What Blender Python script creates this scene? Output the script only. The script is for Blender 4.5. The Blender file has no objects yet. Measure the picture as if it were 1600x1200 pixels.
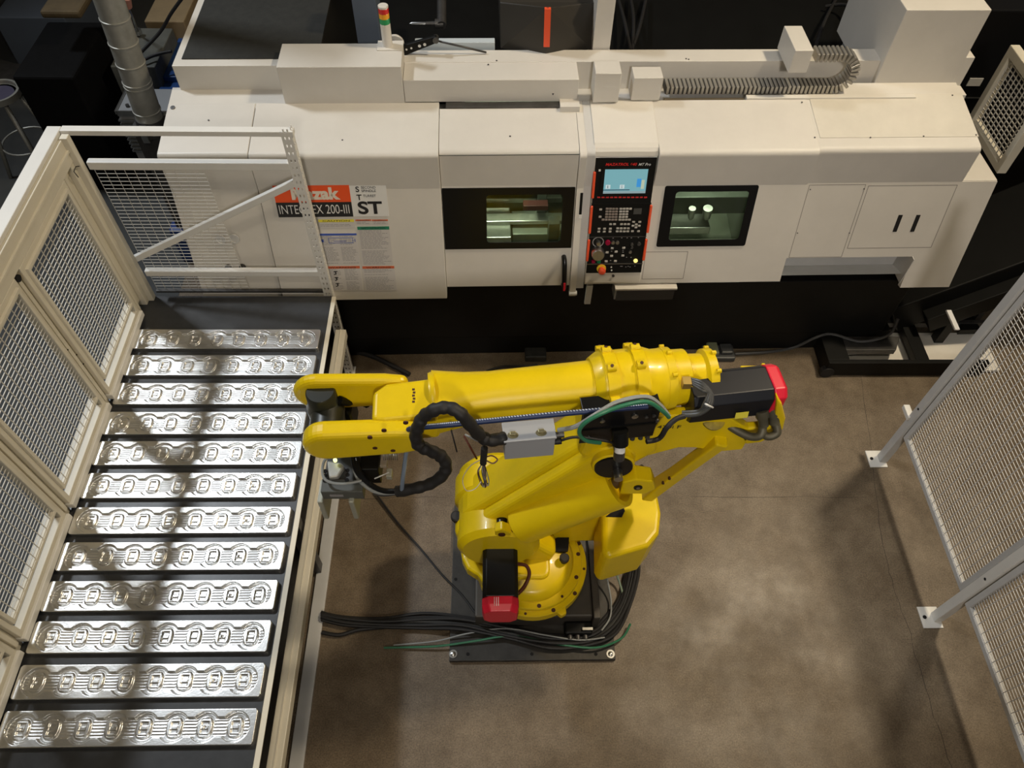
import bpy, bmesh, math, random
import numpy as np
from mathutils import Vector, Matrix

random.seed(7)
SC = bpy.context.scene
COL = SC.collection

# ------------------------------------------------------------------ camera
FOC = 1186.0
CAM_H = 4.5
def _n(v):
    v = np.array(v, float)
    return v / np.linalg.norm(v)
_d = _n([-25, 855, FOC])
_Y = np.array([-28, -1646, FOC], float)
_Y = _n(_Y - (_Y @ _d) * _d)
_Z = -_d
_X = np.cross(_Y, _Z)
W2 = np.array([_X, _Y, _Z])            # camera (x right, y down, z forward) -> world
cam_d = bpy.data.cameras.new('camera')
cam_d.sensor_fit = 'HORIZONTAL'
cam_d.sensor_width = 36.0
cam_d.lens = FOC / 1600.0 * 36.0
cam_d.clip_start = 0.05
cam_d.clip_end = 100
cam = bpy.data.objects.new('camera', cam_d)
COL.objects.link(cam)
_R = W2 @ np.diag([1, -1, -1])
cam.matrix_world = Matrix([[*_R[0], 0], [*_R[1], 0], [*_R[2], CAM_H], [0, 0, 0, 1]])
SC.camera = cam

# ------------------------------------------------------------------ world, lights, exposure
SC.view_settings.view_transform = 'Standard'
SC.view_settings.look = 'None'
SC.view_settings.gamma = 1.0
SC.view_settings.exposure = -0.28
SC.view_settings.use_curve_mapping = False
world = bpy.data.worlds.new('world')
SC.world = world
world.use_nodes = True
world.node_tree.nodes['Background'].inputs[0].default_value = (1.0, 0.90, 0.76, 1)
world.node_tree.nodes['Background'].inputs[1].default_value = 0.065

def area(name, loc, target, sx, sy, power, colr, spread=180):
    l = bpy.data.lights.new(name, 'AREA')
    l.shape = 'RECTANGLE'
    l.size = sx
    l.size_y = sy
    l.energy = power
    l.color = colr
    l.spread = math.radians(spread)
    o = bpy.data.objects.new(name, l)
    o.location = loc
    o.rotation_euler = (Vector(target) - Vector(loc)).to_track_quat('-Z', 'Y').to_euler()
    COL.objects.link(o)
    return o
WARM = (1.0, 0.84, 0.60)
area('high_bay_light_over_cell', (-0.3, -0.6, 8.2), (0.9, 2.0, 0), 0.6, 0.6, 42, (1.0, 0.87, 0.68), 130)
area('added_front_fill', (0.8, -5.5, 7.4), (1.0, 3.6, 1.3), 0.8, 0.8, 30, (1.0, 0.94, 0.87), 50)  # added fill that brightens the machine front, not a known fixture
area('high_bay_light_right', (4.2, 3.7, 7.6), (1.0, 2.2, 0), 0.5, 0.5, 190, WARM, 125)
area('cool_high_bay_light_left', (-6.0, 5.9, 9.2), (-1.2, 2.4, 0.8), 1.1, 0.4, 105, (0.88, 0.94, 1.0), 75)

# ------------------------------------------------------------------ measuring helpers
class View:
    """turns a point of the picture into a 3D point on a known plane (optionally in a turned frame)"""
    def __init__(s, ang=0.0):
        c, n = math.cos(ang), math.sin(ang)
        s.R = np.array([[c, n, 0], [-n, c, 0], [0, 0, 1]])
        s.C = s.R @ np.array([0, 0, CAM_H])
    def ray(s, px, py):
        return s.R @ (W2 @ np.array([(px - 800) / FOC, (py - 600) / FOC, 1.0]))
    def uz(s, px, py, z=0.0):
        r = s.ray(px, py); return Vector(s.C + r * (z - s.C[2]) / r[2])
    def uy(s, px, py, y):
        r = s.ray(px, py); return Vector(s.C + r * (y - s.C[1]) / r[1])
    def ux(s, px, py, x):
        r = s.ray(px, py); return Vector(s.C + r * (x - s.C[0]) / r[0])
    def upl(s, px, py, o, n):
        r = s.ray(px, py); n = np.array(n)
        return Vector(s.C + r * ((np.array(o) - s.C) @ n) / (r @ n))
V0 = View()
MROT = math.radians(1.2)
VM = View(MROT)

class Fr:
    """a local frame: origin, u, v in the surface, n outward"""
    def __init__(s, o, u, v, view=V0):
        s.o = Vector(o); s.u = Vector(u).normalized(); s.v = Vector(v).normalized()
        s.n = s.u.cross(s.v).normalized(); s.view = view
    def p(s, u, v, t=0.0):
        return s.o + s.u * u + s.v * v + s.n * t
    def px(s, x, y, t=0.0):
        q = s.view.upl(x, y, s.o + s.n * t, s.n) - s.o
        return (q.dot(s.u), q.dot(s.v))

# ------------------------------------------------------------------ materials
MATS = {}
def mat(name, col, rough=0.5, metal=0.0, noise=0.0, nscale=6.0, bump=0.0, bscale=60.0, emit=None, estr=1.0,
        alpha=None, trans=0.0, coat=0.0, spec=0.5, col2=None):
    m = bpy.data.materials.new(name)
    m.use_nodes = True
    nt = m.node_tree
    b = nt.nodes['Principled BSDF']
    b.inputs['Base Color'].default_value = (*col, 1)
    b.inputs['Roughness'].default_value = rough
    b.inputs['Metallic'].default_value = metal
    b.inputs['Specular IOR Level'].default_value = spec
    b.inputs['Coat Weight'].default_value = coat
    b.inputs['Transmission Weight'].default_value = trans
    if emit:
        b.inputs['Emission Color'].default_value = (*emit, 1)
        b.inputs['Emission Strength'].default_value = estr
    tc = nt.nodes.new('ShaderNodeTexCoord')
    if noise > 0 or col2:
        nz = nt.nodes.new('ShaderNodeTexNoise')
        nz.inputs['Scale'].default_value = nscale
        nz.inputs['Detail'].default_value = 6
        nz.inputs['Roughness'].default_value = 0.65
        nt.links.new(tc.outputs['Object'], nz.inputs['Vector'])
        cr = nt.nodes.new('ShaderNodeValToRGB')
        cr.color_ramp.elements[0].position = 0.3
        cr.color_ramp.elements[1].position = 0.7
        c2 = col2 if col2 else tuple(c * (1 - noise) for c in col)
        cr.color_ramp.elements[0].color = (*c2, 1)
        cr.color_ramp.elements[1].color = (*col, 1)
        nt.links.new(nz.outputs['Fac'], cr.inputs['Fac'])
        nt.links.new(cr.outputs['Color'], b.inputs['Base Color'])
    if bump > 0:
        nb = nt.nodes.new('ShaderNodeTexNoise')
        nb.inputs['Scale'].default_value = bscale
        nb.inputs['Detail'].default_value = 4
        nt.links.new(tc.outputs['Object'], nb.inputs['Vector'])
        bp = nt.nodes.new('ShaderNodeBump')
        bp.inputs['Strength'].default_value = bump
        bp.inputs['Distance'].default_value = 0.004
        nt.links.new(nb.outputs['Fac'], bp.inputs['Height'])
        nt.links.new(bp.outputs['Normal'], b.inputs['Normal'])
    MATS[name] = m
    return m
cream = mat('cream_paint', (0.66, 0.625, 0.565), 0.42, noise=0.09, nscale=2.5, bump=0.05, bscale=240)
cream2 = mat('cream_paint_light', (0.70, 0.665, 0.60), 0.4, noise=0.07, nscale=3)
beige = mat('beige_fence_paint', (0.72, 0.67, 0.55), 0.45, noise=0.1, nscale=4)
white = mat('white_powder_paint', (0.78, 0.76, 0.71), 0.4, noise=0.08, nscale=5)
gwhite = mat('grey_white_paint', (0.60, 0.59, 0.57), 0.45, noise=0.1, nscale=5)
yellow = mat('yellow_robot_paint', (0.80, 0.57, 0.003), 0.34, noise=0.14, nscale=4, coat=0.12, spec=.4)
black = mat('black_paint', (0.0055, 0.0055, 0.005), 0.5, noise=0.3, nscale=8, spec=.22)
blackg = mat('black_gloss_paint', (0.006, 0.006, 0.0065), 0.28, spec=.35)
rubber = mat('black_rubber', (0.012, 0.011, 0.011), 0.6)
mattop = mat('dark_rubber_mat', (0.022, 0.022, 0.018), 0.75, noise=0.4, nscale=18, bump=0.2, bscale=90)
tabletop = mat('dark_steel_table_top', (0.038, 0.040, 0.044), 0.36, noise=0.45, nscale=7, bump=0.05, bscale=30)
red = mat('red_plastic', (0.66, 0.012, 0.035), 0.38)
orange = mat('orange_red_plastic', (0.80, 0.09, 0.03), 0.4)
steel = mat('brushed_steel', (0.62, 0.62, 0.60), 0.3, 1.0, noise=0.2, nscale=20)
darksteel = mat('dark_steel', (0.12, 0.115, 0.11), 0.45, 0.7, noise=0.4, nscale=10)
castgrey = mat('grey_casting', (0.075, 0.078, 0.078), 0.45, 0.3, noise=0.4, nscale=20)
boxgrey = mat('grey_enclosure_paint', (0.33, 0.34, 0.36), 0.4)
galv = mat('galvanised_steel', (0.46, 0.45, 0.40), 0.45, 0.4, noise=0.25, nscale=14)
bluep = mat('blue_machine_paint', (0.02, 0.07, 0.24), 0.4, noise=0.3, nscale=8)
platem = mat('dark_steel_plate', (0.050, 0.046, 0.040), 0.5, 0.4, noise=0.45, nscale=9, bump=0.2, bscale=50)
greenh = mat('green_hose', (0.03, 0.17, 0.09), 0.35)
greyh = mat('grey_hose', (0.28, 0.29, 0.28), 0.4)
blueh = mat('blue_braided_sleeve', (0.008, 0.022, 0.085), 0.5)
whiteh = mat('pale_dashed_tracer', (0.55, 0.62, 0.72), 0.5)
copper = mat('orange_cable', (0.50, 0.07, 0.02), 0.5)
wood = mat('pallet_wood', (0.20, 0.13, 0.06), 0.7, noise=0.4, nscale=6)
dirt = mat('dark_clutter', (0.004, 0.004, 0.0045), 0.8, noise=0.5, nscale=10, spec=.15)
wallm = mat('blue_grey_panel_paint', (0.10, 0.125, 0.17), 0.6, noise=0.1)
hole = mat('black_hole', (0.004, 0.003, 0.003), 0.9)
ylab = mat('yellow_label', (0.75, 0.65, 0.06), 0.5)
redlab = mat('orange_logo_print', (0.80, 0.085, 0.012), 0.45)
wlab = mat('white_label_print', (0.72, 0.71, 0.68), 0.5)
klab = mat('black_label_print', (0.012, 0.011, 0.011), 0.5)
glab = mat('green_label_print', (0.02, 0.22, 0.12), 0.5)
blab = mat('blue_label_print', (0.05, 0.10, 0.42), 0.5)
olab = mat('orange_label_print', (0.60, 0.13, 0.05), 0.5)
graylab = mat('grey_fine_print', (0.28, 0.27, 0.27), 0.5)

# floor concrete
def floor_mat():
    m = bpy.data.materials.new('concrete_floor')
    m.use_nodes = True
    nt = m.node_tree; L = nt.links
    b = nt.nodes['Principled BSDF']
    tc = nt.nodes.new('ShaderNodeTexCoord')
    def noise(scale, detail=8, rough=0.65):
        n = nt.nodes.new('ShaderNodeTexNoise')
        n.inputs['Scale'].default_value = scale; n.inputs['Detail'].default_value = detail
        n.inputs['Roughness'].default_value = rough
        L.new(tc.outputs['Object'], n.inputs['Vector']); return n
    def ramp(src, p0, c0, p1, c1):
        r = nt.nodes.new('ShaderNodeValToRGB')
        r.color_ramp.elements[0].position = p0; r.color_ramp.elements[0].color = (*c0, 1)
        r.color_ramp.elements[1].position = p1; r.color_ramp.elements[1].color = (*c1, 1)
        L.new(src, r.inputs['Fac']); return r
    def mul(a, c, f=1.0):
        x = nt.nodes.new('ShaderNodeMix'); x.data_type = 'RGBA'; x.blend_type = 'MULTIPLY'
        x.inputs['Factor'].default_value = f
        L.new(a, x.inputs['A']); L.new(c, x.inputs['B']); return x.outputs['Result']
    big = ramp(noise(0.9).outputs['Fac'], 0.35, (0.165, 0.120, 0.074), 0.65, (0.225, 0.175, 0.120))
    mid = ramp(noise(5.5, 10, 0.7).outputs['Fac'], 0.32, (0.58, 0.54, 0.48), 0.66, (1.04, 1.04, 1.04))
    fine = ramp(noise(120, 4, 0.8).outputs['Fac'], 0.36, (0.55, 0.54, 0.52), 0.64, (1.25, 1.25, 1.25))
    c = mul(mul(big.outputs['Color'], mid.outputs['Color']), fine.outputs['Color'])
    L.new(c, b.inputs['Base Color'])
    rr = ramp(noise(3).outputs['Fac'], 0.3, (0.38,) * 3, 0.7, (0.62,) * 3)
    L.new(rr.outputs['Color'], b.inputs['Roughness'])
    bp = nt.nodes.new('ShaderNodeBump'); bp.inputs['Strength'].default_value = 0.25; bp.inputs['Distance'].default_value = 0.002
    L.new(noise(60, 5).outputs['Fac'], bp.inputs['Height']); L.new(bp.outputs['Normal'], b.inputs['Normal'])
    return m
floorm = floor_mat()

# machined aluminium with fine turning / milling marks
def alu_mat():
    m = bpy.data.materials.new('milled_aluminium')
    m.use_nodes = True
    nt = m.node_tree; L = nt.links
    b = nt.nodes['Principled BSDF']
    b.inputs['Metallic'].default_value = 1.0
    b.inputs['Roughness'].default_value = 0.3
    tc = nt.nodes.new('ShaderNodeTexCoord')
    n = nt.nodes.new('ShaderNodeTexNoise'); n.inputs['Scale'].default_value = 9; n.inputs['Detail'].default_value = 5
    L.new(tc.outputs['Object'], n.inputs['Vector'])
    r = nt.nodes.new('ShaderNodeValToRGB')
    r.color_ramp.elements[0].position = 0.3; r.color_ramp.elements[0].color = (0.70, 0.69, 0.66, 1)
    r.color_ramp.elements[1].position = 0.7; r.color_ramp.elements[1].color = (0.86, 0.86, 0.85, 1)
    L.new(n.outputs['Fac'], r.inputs['Fac']); L.new(r.outputs['Color'], b.inputs['Base Color'])
    n2 = nt.nodes.new('ShaderNodeTexNoise'); n2.inputs['Scale'].default_value = 130; n2.inputs['Detail'].default_value = 3
    L.new(tc.outputs['Object'], n2.inputs['Vector'])
    bp = nt.nodes.new('ShaderNodeBump'); bp.inputs['Strength'].default_value = 0.35; bp.inputs['Distance'].default_value = 0.001
    L.new(n2.outputs['Fac'], bp.inputs['Height']); L.new(bp.outputs['Normal'], b.inputs['Normal'])
    return m
alu = alu_mat()

def glass_mat(name, tint, rough=0.02):
    m = bpy.data.materials.new(name)
    m.use_nodes = True
    nt = m.node_tree
    for n in list(nt.nodes):
        if n.type == 'BSDF_PRINCIPLED': nt.nodes.remove(n)
    out = [n for n in nt.nodes if n.type == 'OUTPUT_MATERIAL'][0]
    tr = nt.nodes.new('ShaderNodeBsdfTransparent'); tr.inputs[0].default_value = (*tint, 1)
    gl = nt.nodes.new('ShaderNodeBsdfGlossy'); gl.inputs['Roughness'].default_value = rough
    fr = nt.nodes.new('ShaderNodeFresnel'); fr.inputs[0].default_value = 1.45
    mx = nt.nodes.new('ShaderNodeMixShader')
    nt.links.new(fr.outputs[0], mx.inputs[0]); nt.links.new(tr.outputs[0], mx.inputs[1]); nt.links.new(gl.outputs[0], mx.inputs[2])
    nt.links.new(mx.outputs[0], out.inputs[0])
    return m
glass = glass_mat('window_glass', (0.75, 0.80, 0.72), 0.05)

# ------------------------------------------------------------------ mesh builder
WL = {}        # object name -> absolute (frame) location
class MB:
    def __init__(s): s.v = []; s.f = []; s.sm = []
    def add(s, vs, fs, smooth=False):
        k = len(s.v); s.v += [Vector(a) for a in vs]
        s.f += [tuple(i + k for i in f) for f in fs]; s.sm += [smooth] * len(fs); return s
    def box(s, a, b):
        x0, x1 = sorted((a[0], b[0])); y0, y1 = sorted((a[1], b[1])); z0, z1 = sorted((a[2], b[2]))
        return s.add([(x0,y0,z0),(x1,y0,z0),(x1,y1,z0),(x0,y1,z0),(x0,y0,z1),(x1,y0,z1),(x1,y1,z1),(x0,y1,z1)],
                     [(0,3,2,1),(4,5,6,7),(0,1,5,4),(1,2,6,5),(2,3,7,6),(3,0,4,7)])
    def slab(s, fr, u0, u1, v0, v1, t0, t1):
        return s.plate(fr, [(u0,v0),(u1,v0),(u1,v1),(u0,v1)], t0, t1)
    def plate(s, fr, poly, t0, t1):
        ar = sum(poly[i][0] * poly[(i+1) % len(poly)][1] - poly[(i+1) % len(poly)][0] * poly[i][1] for i in range(len(poly)))
        if ar < 0: poly = poly[::-1]
        if t0 > t1: t0, t1 = t1, t0
        n = len(poly)
        vs = [fr.p(u, v, t0) for u, v in poly] + [fr.p(u, v, t1) for u, v in poly]
        return s.add(vs, [tuple(range(n))[::-1], tuple(range(n, 2*n))] + [(i, (i+1) % n, n+(i+1) % n, n+i) for i in range(n)])
    def ring(s, fr, outer, inner, t0, t1):
        n = len(outer)
        vs = [fr.p(*a, t0) for a in outer] + [fr.p(*a, t1) for a in outer] + [fr.p(*a, t0) for a in inner] + [fr.p(*a, t1) for a in inner]
        fs = []
        for i in range(n):
            j = (i+1) % n
            fs += [(i, j, n+j, n+i), (2*n+j, 2*n+i, 3*n+i, 3*n+j), (n+i, n+j, 3*n+j, 3*n+i), (j, i, 2*n+i, 2*n+j)]
        return s.add(vs, fs)
    def tube(s, pts, r, seg=8, closed=False, cap=True):
        pts = [Vector(p) for p in pts]
        rs = r if isinstance(r, (list, tuple)) else [r] * len(pts)
        n = len(pts); k = len(s.v); up = None; vs = []
        for i, p in enumerate(pts):
            a = pts[max(i-1, 0)] if not closed else pts[i-1]
            b = pts[min(i+1, n-1)] if not closed else pts[(i+1) % n]
            t = (b - a)
            t = t.normalized() if t.length > 1e-9 else Vector((0, 0, 1))
            if up is None:
                up = Vector((0, 0, 1)) if abs(t.z) < 0.9 else Vector((0, 1, 0))
            x = up - t * up.dot(t)
            x = x.normalized() if x.length > 1e-6 else t.orthogonal().normalized()
            up = x; y = t.cross(x)
            vs += [p + (x * math.cos(2*math.pi*j/seg) + y * math.sin(2*math.pi*j/seg)) * rs[i] for j in range(seg)]
        fs = []
        for i in range(n if closed else n-1):
            i2 = (i+1) % n
            fs += [(i*seg+j, i*seg+(j+1) % seg, i2*seg+(j+1) % seg, i2*seg+j) for j in range(seg)]
        s.add(vs, fs, True)
        if cap and not closed:
            s.f += [tuple(k+j for j in range(seg))[::-1], tuple(k+(n-1)*seg+j for j in range(seg))]; s.sm += [False, False]
        return s
    def cyl(s, a, b, r, seg=20, r2=None):
        return s.tube([a, b], [r, r if r2 is None else r2], seg)
    def lathe(s, o, ax, prof, seg=28):
        """prof: list of (distance along ax, radius); flat shaded rims kept by doubled rings"""
        o = Vector(o); ax = Vector(ax).normalized()
        x = ax.orthogonal().normalized(); y = ax.cross(x)
        vs = []; k = len(prof)
        for d, r in prof:
            vs += [o + ax*d + (x*math.cos(2*math.pi*j/seg) + y*math.sin(2*math.pi*j/seg))*max(r, 1e-5) for j in range(seg)]
        fs = [(i*seg+j, i*seg+(j+1) % seg, (i+1)*seg+(j+1) % seg, (i+1)*seg+j) for i in range(k-1) for j in range(seg)]
        s.add(vs, fs, True)
        return s
    def loft(s, rings, cap=True, smooth=True):
        n = len(rings[0]); vs = [Vector(p) for r in rings for p in r]; b = len(s.v)
        fs = [(i*n+j, i*n+(j+1) % n, (i+1)*n+(j+1) % n, (i+1)*n+j) for i in range(len(rings)-1) for j in range(n)]
        s.add(vs, fs, smooth)
        if cap:
            s.f += [tuple(b+j for j in range(n))[::-1], tuple(b+(len(rings)-1)*n+j for j in range(n))]; s.sm += [False, False]
        return s
    def build(s, name, m, parent=None, bevel=0.0, seg=2, label=None, auto=True, root=None, kind=None):
        c = Vector(((min(a.x for a in s.v)+max(a.x for a in s.v))/2, (min(a.y for a in s.v)+max(a.y for a in s.v))/2,
                    (min(a.z for a in s.v)+max(a.z for a in s.v))/2))
        if parent is None: c.z = min(a.z for a in s.v)
        me = bpy.data.meshes.new(name)
        me.from_pydata([a - c for a in s.v], [], s.f)
        me.polygons.foreach_set('use_smooth', s.sm)
        bm = bmesh.new(); bm.from_mesh(me)
        bmesh.ops.recalc_face_normals(bm, faces=bm.faces)
        if any(s.sm):
            for e in bm.edges:
                if len(e.link_faces) == 2 and e.calc_face_angle(0) > 0.7: e.smooth = False
        bm.to_mesh(me); bm.free()
        me.update()
        me.materials.append(m)
        o = bpy.data.objects.new(name, me)
        COL.objects.link(o)
        WL[o.name] = c
        if parent is not None:
            o.parent = parent; o.location = c - WL[parent.name]
        else:
            o.location = c
        if bevel > 0:
            md = o.modifiers.new('bevel', 'BEVEL'); md.width = bevel; md.segments = seg; md.limit_method = 'ANGLE'; md.angle_limit = 0.6
            md.harden_normals = False
        if label: o['label'] = label
        if kind: o['kind'] = kind
        return o

def tag(o, label, cat, group=None):
    o['label'] = label; o['category'] = cat
    if group: o['group'] = group
    return o
def thing(name, loc, label, cat, group=None, rot=0.0):
    """an Empty at the thing's base; the parts are given in the (possibly turned) frame"""
    o = bpy.data.objects.new(name, None); COL.objects.link(o)
    o.empty_display_size = 0.1
    loc = Vector(loc)
    WL[o.name] = loc
    o.location = Matrix.Rotation(rot, 3, 'Z') @ loc
    o.rotation_euler = (0, 0, rot)
    return tag(o, label, cat, group)
def copy_tree(o, parent=None):
    c = o.copy(); COL.objects.link(c)
    if parent is not None: c.parent = parent
    for ch in list(o.children): copy_tree(ch, c)
    return c

def rrect(u0, u1, v0, v1, r, k=4):
    out = []
    for cu, cv, a0 in ((u1-r, v1-r, 0), (u0+r, v1-r, 90), (u0+r, v0+r, 180), (u1-r, v0+r, 270)):
        for i in range(k+1):
            a = math.radians(a0 + 90*i/k); out.append((cu + r*math.cos(a), cv + r*math.sin(a)))
    return out
def offs(poly, d):
    n = len(poly); out = []
    cu = sum(a for a, b in poly)/n; cv = sum(b for a, b in poly)/n
    for a, b in poly: out.append((a + (d if a > cu else -d), b + (d if b > cv else -d)))
    return out
def smooth_path(pts, n=6):
    P = [Vector(p) for p in pts]; out = []
    for i in range(len(P)-1):
        a = P[max(i-1, 0)]; b = P[i]; c = P[i+1]; d = P[min(i+2, len(P)-1)]
        for j in range(n):
            t = j/n
            out.append(0.5*((2*b) + (c-a)*t + (2*a-5*b+4*c-d)*t*t + (3*b-a-3*c+d)*t**3))
    out.append(P[-1]); return out

def text(body, fr, u, v, h, m, parent, t=0.002, name='lettering', width=None, thick=0.0006, shear=0.0, bold=0.0):
    cu = bpy.data.curves.new('txt', 'FONT'); cu.body = body; cu.size = 1.0; cu.extrude = 0.0; cu.shear = shear; cu.offset = bold
    to = bpy.data.objects.new('txt', cu); COL.objects.link(to)
    dg = bpy.context.evaluated_depsgraph_get()
    me = bpy.data.meshes.new_from_object(to.evaluated_get(dg))
    xs = [a.co.x for a in me.vertices]; ys = [a.co.y for a in me.vertices]
    x0, x1, y0, y1 = min(xs), max(xs), min(ys), max(ys)
    sy = h/(y1-y0); sx = width/(x1-x0) if width else sy
    mb = MB()
    mb.v = [fr.p(u + (a.co.x-x0)*sx, v + (a.co.y-y0)*sy, t) for a in me.vertices]
    mb.f = [tuple(p.vertices) for p in me.polygons]; mb.sm = [False]*len(mb.f)
    bpy.data.objects.remove(to); bpy.data.meshes.remove(me)
    # keep facing outward
    c = Vector((sum(a.x for a in mb.v)/len(mb.v), sum(a.y for a in mb.v)/len(mb.v), sum(a.z for a in mb.v)/len(mb.v)))
    m2 = bpy.data.meshes.new(name); m2.from_pydata([a-c for a in mb.v], [], mb.f); m2.materials.append(m)
    o = bpy.data.objects.new(name, m2); COL.objects.link(o); WL[o.name] = c
    o.parent = parent; o.location = c - WL[parent.name]
    sd = o.modifiers.new('solid', 'SOLIDIFY'); sd.thickness = thick; sd.offset = 0
    return o

# ================================================================== setting
fl = MB().box((-9, -4, -0.1), (9, 12, 0)).build('floor', floorm); fl['kind'] = 'structure'
f2 = MB().box((-9, -3.9, 0.0002), (-2.5, 11.8, .002)).build('floor_shade', mat('floor_painted_shade', (.060, .062, .060), .6, noise=.35, nscale=2)); f2['kind'] = 'structure'  # dimness left of the fence, painted as a darker sheet over the slab
wb = MB().box((-9, 11.9, 0), (9, 12.1, 5)).build('wall_back', mat('wall_paint', (0.10, 0.11, 0.13), 0.8)); wb['kind'] = 'structure'
# control joint cracks in the slab
ck = MB()
def crack(pts, w):
    P = [V0.uz(x, y, 0.0006) for x, y in pts]
    Q = []
    for i in range(len(P)-1):
        for j in range(5):
            t = j/5; q = P[i].lerp(P[i+1], t); q += Vector((random.uniform(-.008, .008), random.uniform(-.006, .006), 0)); Q.append(q)
    Q.append(P[-1])
    for i in range(len(Q)-1):
        d = (Q[i+1]-Q[i]).normalized(); s = Vector((-d.y, d.x, 0))*w*random.uniform(.6, 1.2)
        ck.add([Q[i]-s, Q[i]+s, Q[i+1]+s, Q[i+1]-s], [(0, 3, 2, 1)])
crack([(1340, 560), (1360, 680), (1368, 780), (1384, 870), (1400, 930), (1422, 990), (1438, 1050), (1460, 1120), (1488, 1200)], .0016)
crack([(1080, 776), (1200, 776), (1355, 777)], .0013)
crack([(530, 780), (640, 777), (700, 777)], .0013)
co = ck.build('trim_1', mat('crack_filler', (0.05, 0.04, 0.03), 0.9)); co['kind'] = 'structure'

# ================================================================== the turning machine (frame turned by MROT)
def mx(px, py, y): return VM.uy(px, py, y).x
def mz(px, py, y): return VM.uy(px, py, y).z
M = thing('turning_machine', (0.45, 4.2, 0), 'long cream and black enclosed turning machine behind the yellow robot', 'machine', rot=MROT)
MFS = Fr((0, 3.42, .781), (1, 0, 0), (0, .2297, .9731), VM)          # slanted front face
S_TOP = .766
MFB = Fr((0, 3.6, 1.526), (1, 0, 0), (0, 0, 1), VM)                   # upright band above it
SL = math.tan(math.radians(10))
XF = Fr((0, 0, 0), (0, 1, 0), (0, 0, 1), VM)                         # u = y, v = z, n = x
RIDGE_Z = 1.768
def arc_ridge(off=0.0):
    # rounded front edge between band and top
    out = []
    for i in range(6):
        a = math.radians(180 - 80*i/5)
        out.append((3.632 + .032*math.cos(a) - off, RIDGE_Z - .032 + .032*math.sin(a)))
    return out
def facepts(s0, off=0.0):
    """profile (y, z) from the face's lower edge up over the ridge to the back"""
    y0 = 3.42 + .2297*s0; z0 = .781 + .9731*s0
    top = [(3.985, RIDGE_Z + (3.985-3.632)*SL)]
    return [(y0 - off, z0), (3.596 - off, 1.526)] + arc_ridge(off) + top
def strip(prof, th=.02):
    n = len(prof); back = []
    for i, (a, b) in enumerate(prof):
        p = prof[max(i-1, 0)]; q = prof[min(i+1, n-1)]
        d = Vector((q[0]-p[0], q[1]-p[1])).normalized(); back.append((a + d.y*th, b - d.x*th))
    return prof + back[::-1]
X0 = mx(244, 240, 3.6); XA = mx(387, 240, 3.6); XB = mx(685, 237, 3.6); XC = mx(906, 237, 3.6); XD = mx(1282, 231, 3.6)
XE = mx(1519, 258, 3.596); XF_END = mx(1574, 259, 3.596)
XCs = mx(931, 248, 3.59)

# --- base
base_y = 3.52
XBR = mx(1432, 440, 3.5)
zb = mz(1300, 439, base_y)
MB().box((X0+.03, base_y, .2), (XBR, 4.35, zb)).build('base_skirt', black, M, .006)
MB().box((X0+.1, base_y+.01, 0), (mx(1405, 505, base_y)-.02, 4.3, .196)).build('toe_plinth', black, M, .004)
MB().box((X0+.05, 4.35, 0), (XE-.05, 5.6, 1.35)).build('rear_bed', black, M, .01)
# --- left cover (two panels with a seam)
def solid_section(x0, x1, s0, off, name, m=cream):
    pr = facepts(s0, off)
    poly = pr + [(3.98, pr[0][1]+.02)]
    return MB().plate(XF, poly, x0, x1).build(name, m, M, .004)
solid_section(X0, XA-.002, -.02, .012, 'left_end_cover')
solid_section(XA+.002, XB, -.02, .02, 'left_front_cover')
# screws on the covers
def screw(px, py, fr_fn, name='screw', r=.005, m=darksteel):
    p, n = fr_fn(px, py)
    MB().cyl(p, p + n*.003, r, 8).build(name, m, M)
TOPN = Vector((0, -math.sin(math.radians(10)), math.cos(math.radians(10))))
def on_top(px, py): return VM.upl(px, py, (0, 3.632, RIDGE_Z + .002), TOPN), TOPN
def on_face(px, py, off=.02): return VM.upl(px, py, MFS.o + MFS.n*off, MFS.n), MFS.n
for p in ((270, 168), (535, 219), (326, 188), (797, 213)): screw(*p, on_top)
# round eyelets on the left cover, seen through the fence
for p in ((345, 374), (366, 373)):
    c, n = on_face(*p)
    MB().lathe(c, n, [(0, .032), (.006, .032), (.006, .024), (.002, .024), (.002, 0)], 20).build('eyelet', gwhite, M)
for p in ((357, 418), (379, 417)):
    c, n = on_face(*p)
    MB().lathe(c, n, [(0, .022), (.02, .018), (.02, 0)], 14).build('rubber_plug', rubber, M)

# --- sliding door with window
def face_x(px, py, off): return MFS.px(px, py, off)
dr_s0 = MFS.px(703, 448)[1]
w0 = MFS.px(761, 379); w1 = MFS.px(880, 303)
U0, V0_, U1, V1_ = w0[0], w0[1], w1[0], w1[1]
XDR = MFS.px(896, 350)[0]
door = MB()
pad = .015
for a in ((XB+.003, U0-pad, dr_s0, S_TOP), (U1+pad, XDR, dr_s0, S_TOP), (U0-pad, U1+pad, dr_s0, V0_-pad), (U0-pad, U1+pad, V1_+pad, S_TOP)):
    door.slab(MFS, *a, -.025, 0)
DO = door.build('sliding_door', cream, M)
pr = [(3.596, 1.526)] + arc_ridge(0) + [(3.93, RIDGE_Z + .298*SL)]
MB().plate(XF, strip(pr, .02), XB+.003, XDR).build('door_hood', cream, DO)
# black surround
b0 = MFS.px(700, 389); b1 = MFS.px(897, 292)
outer = rrect(XB+.004, XDR-.004, b0[1], b1[1], .004)
inner = rrect(U0, U1, V0_, V1_, .02)
MB().ring(MFS, outer, inner, -.002, .006).build('window_surround', blackg, DO)
MB().slab(MFS, U0-.01, U1+.01, V0_-.01, V1_+.01, -.016, -.010).build('window_glass', glass, DO)
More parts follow.
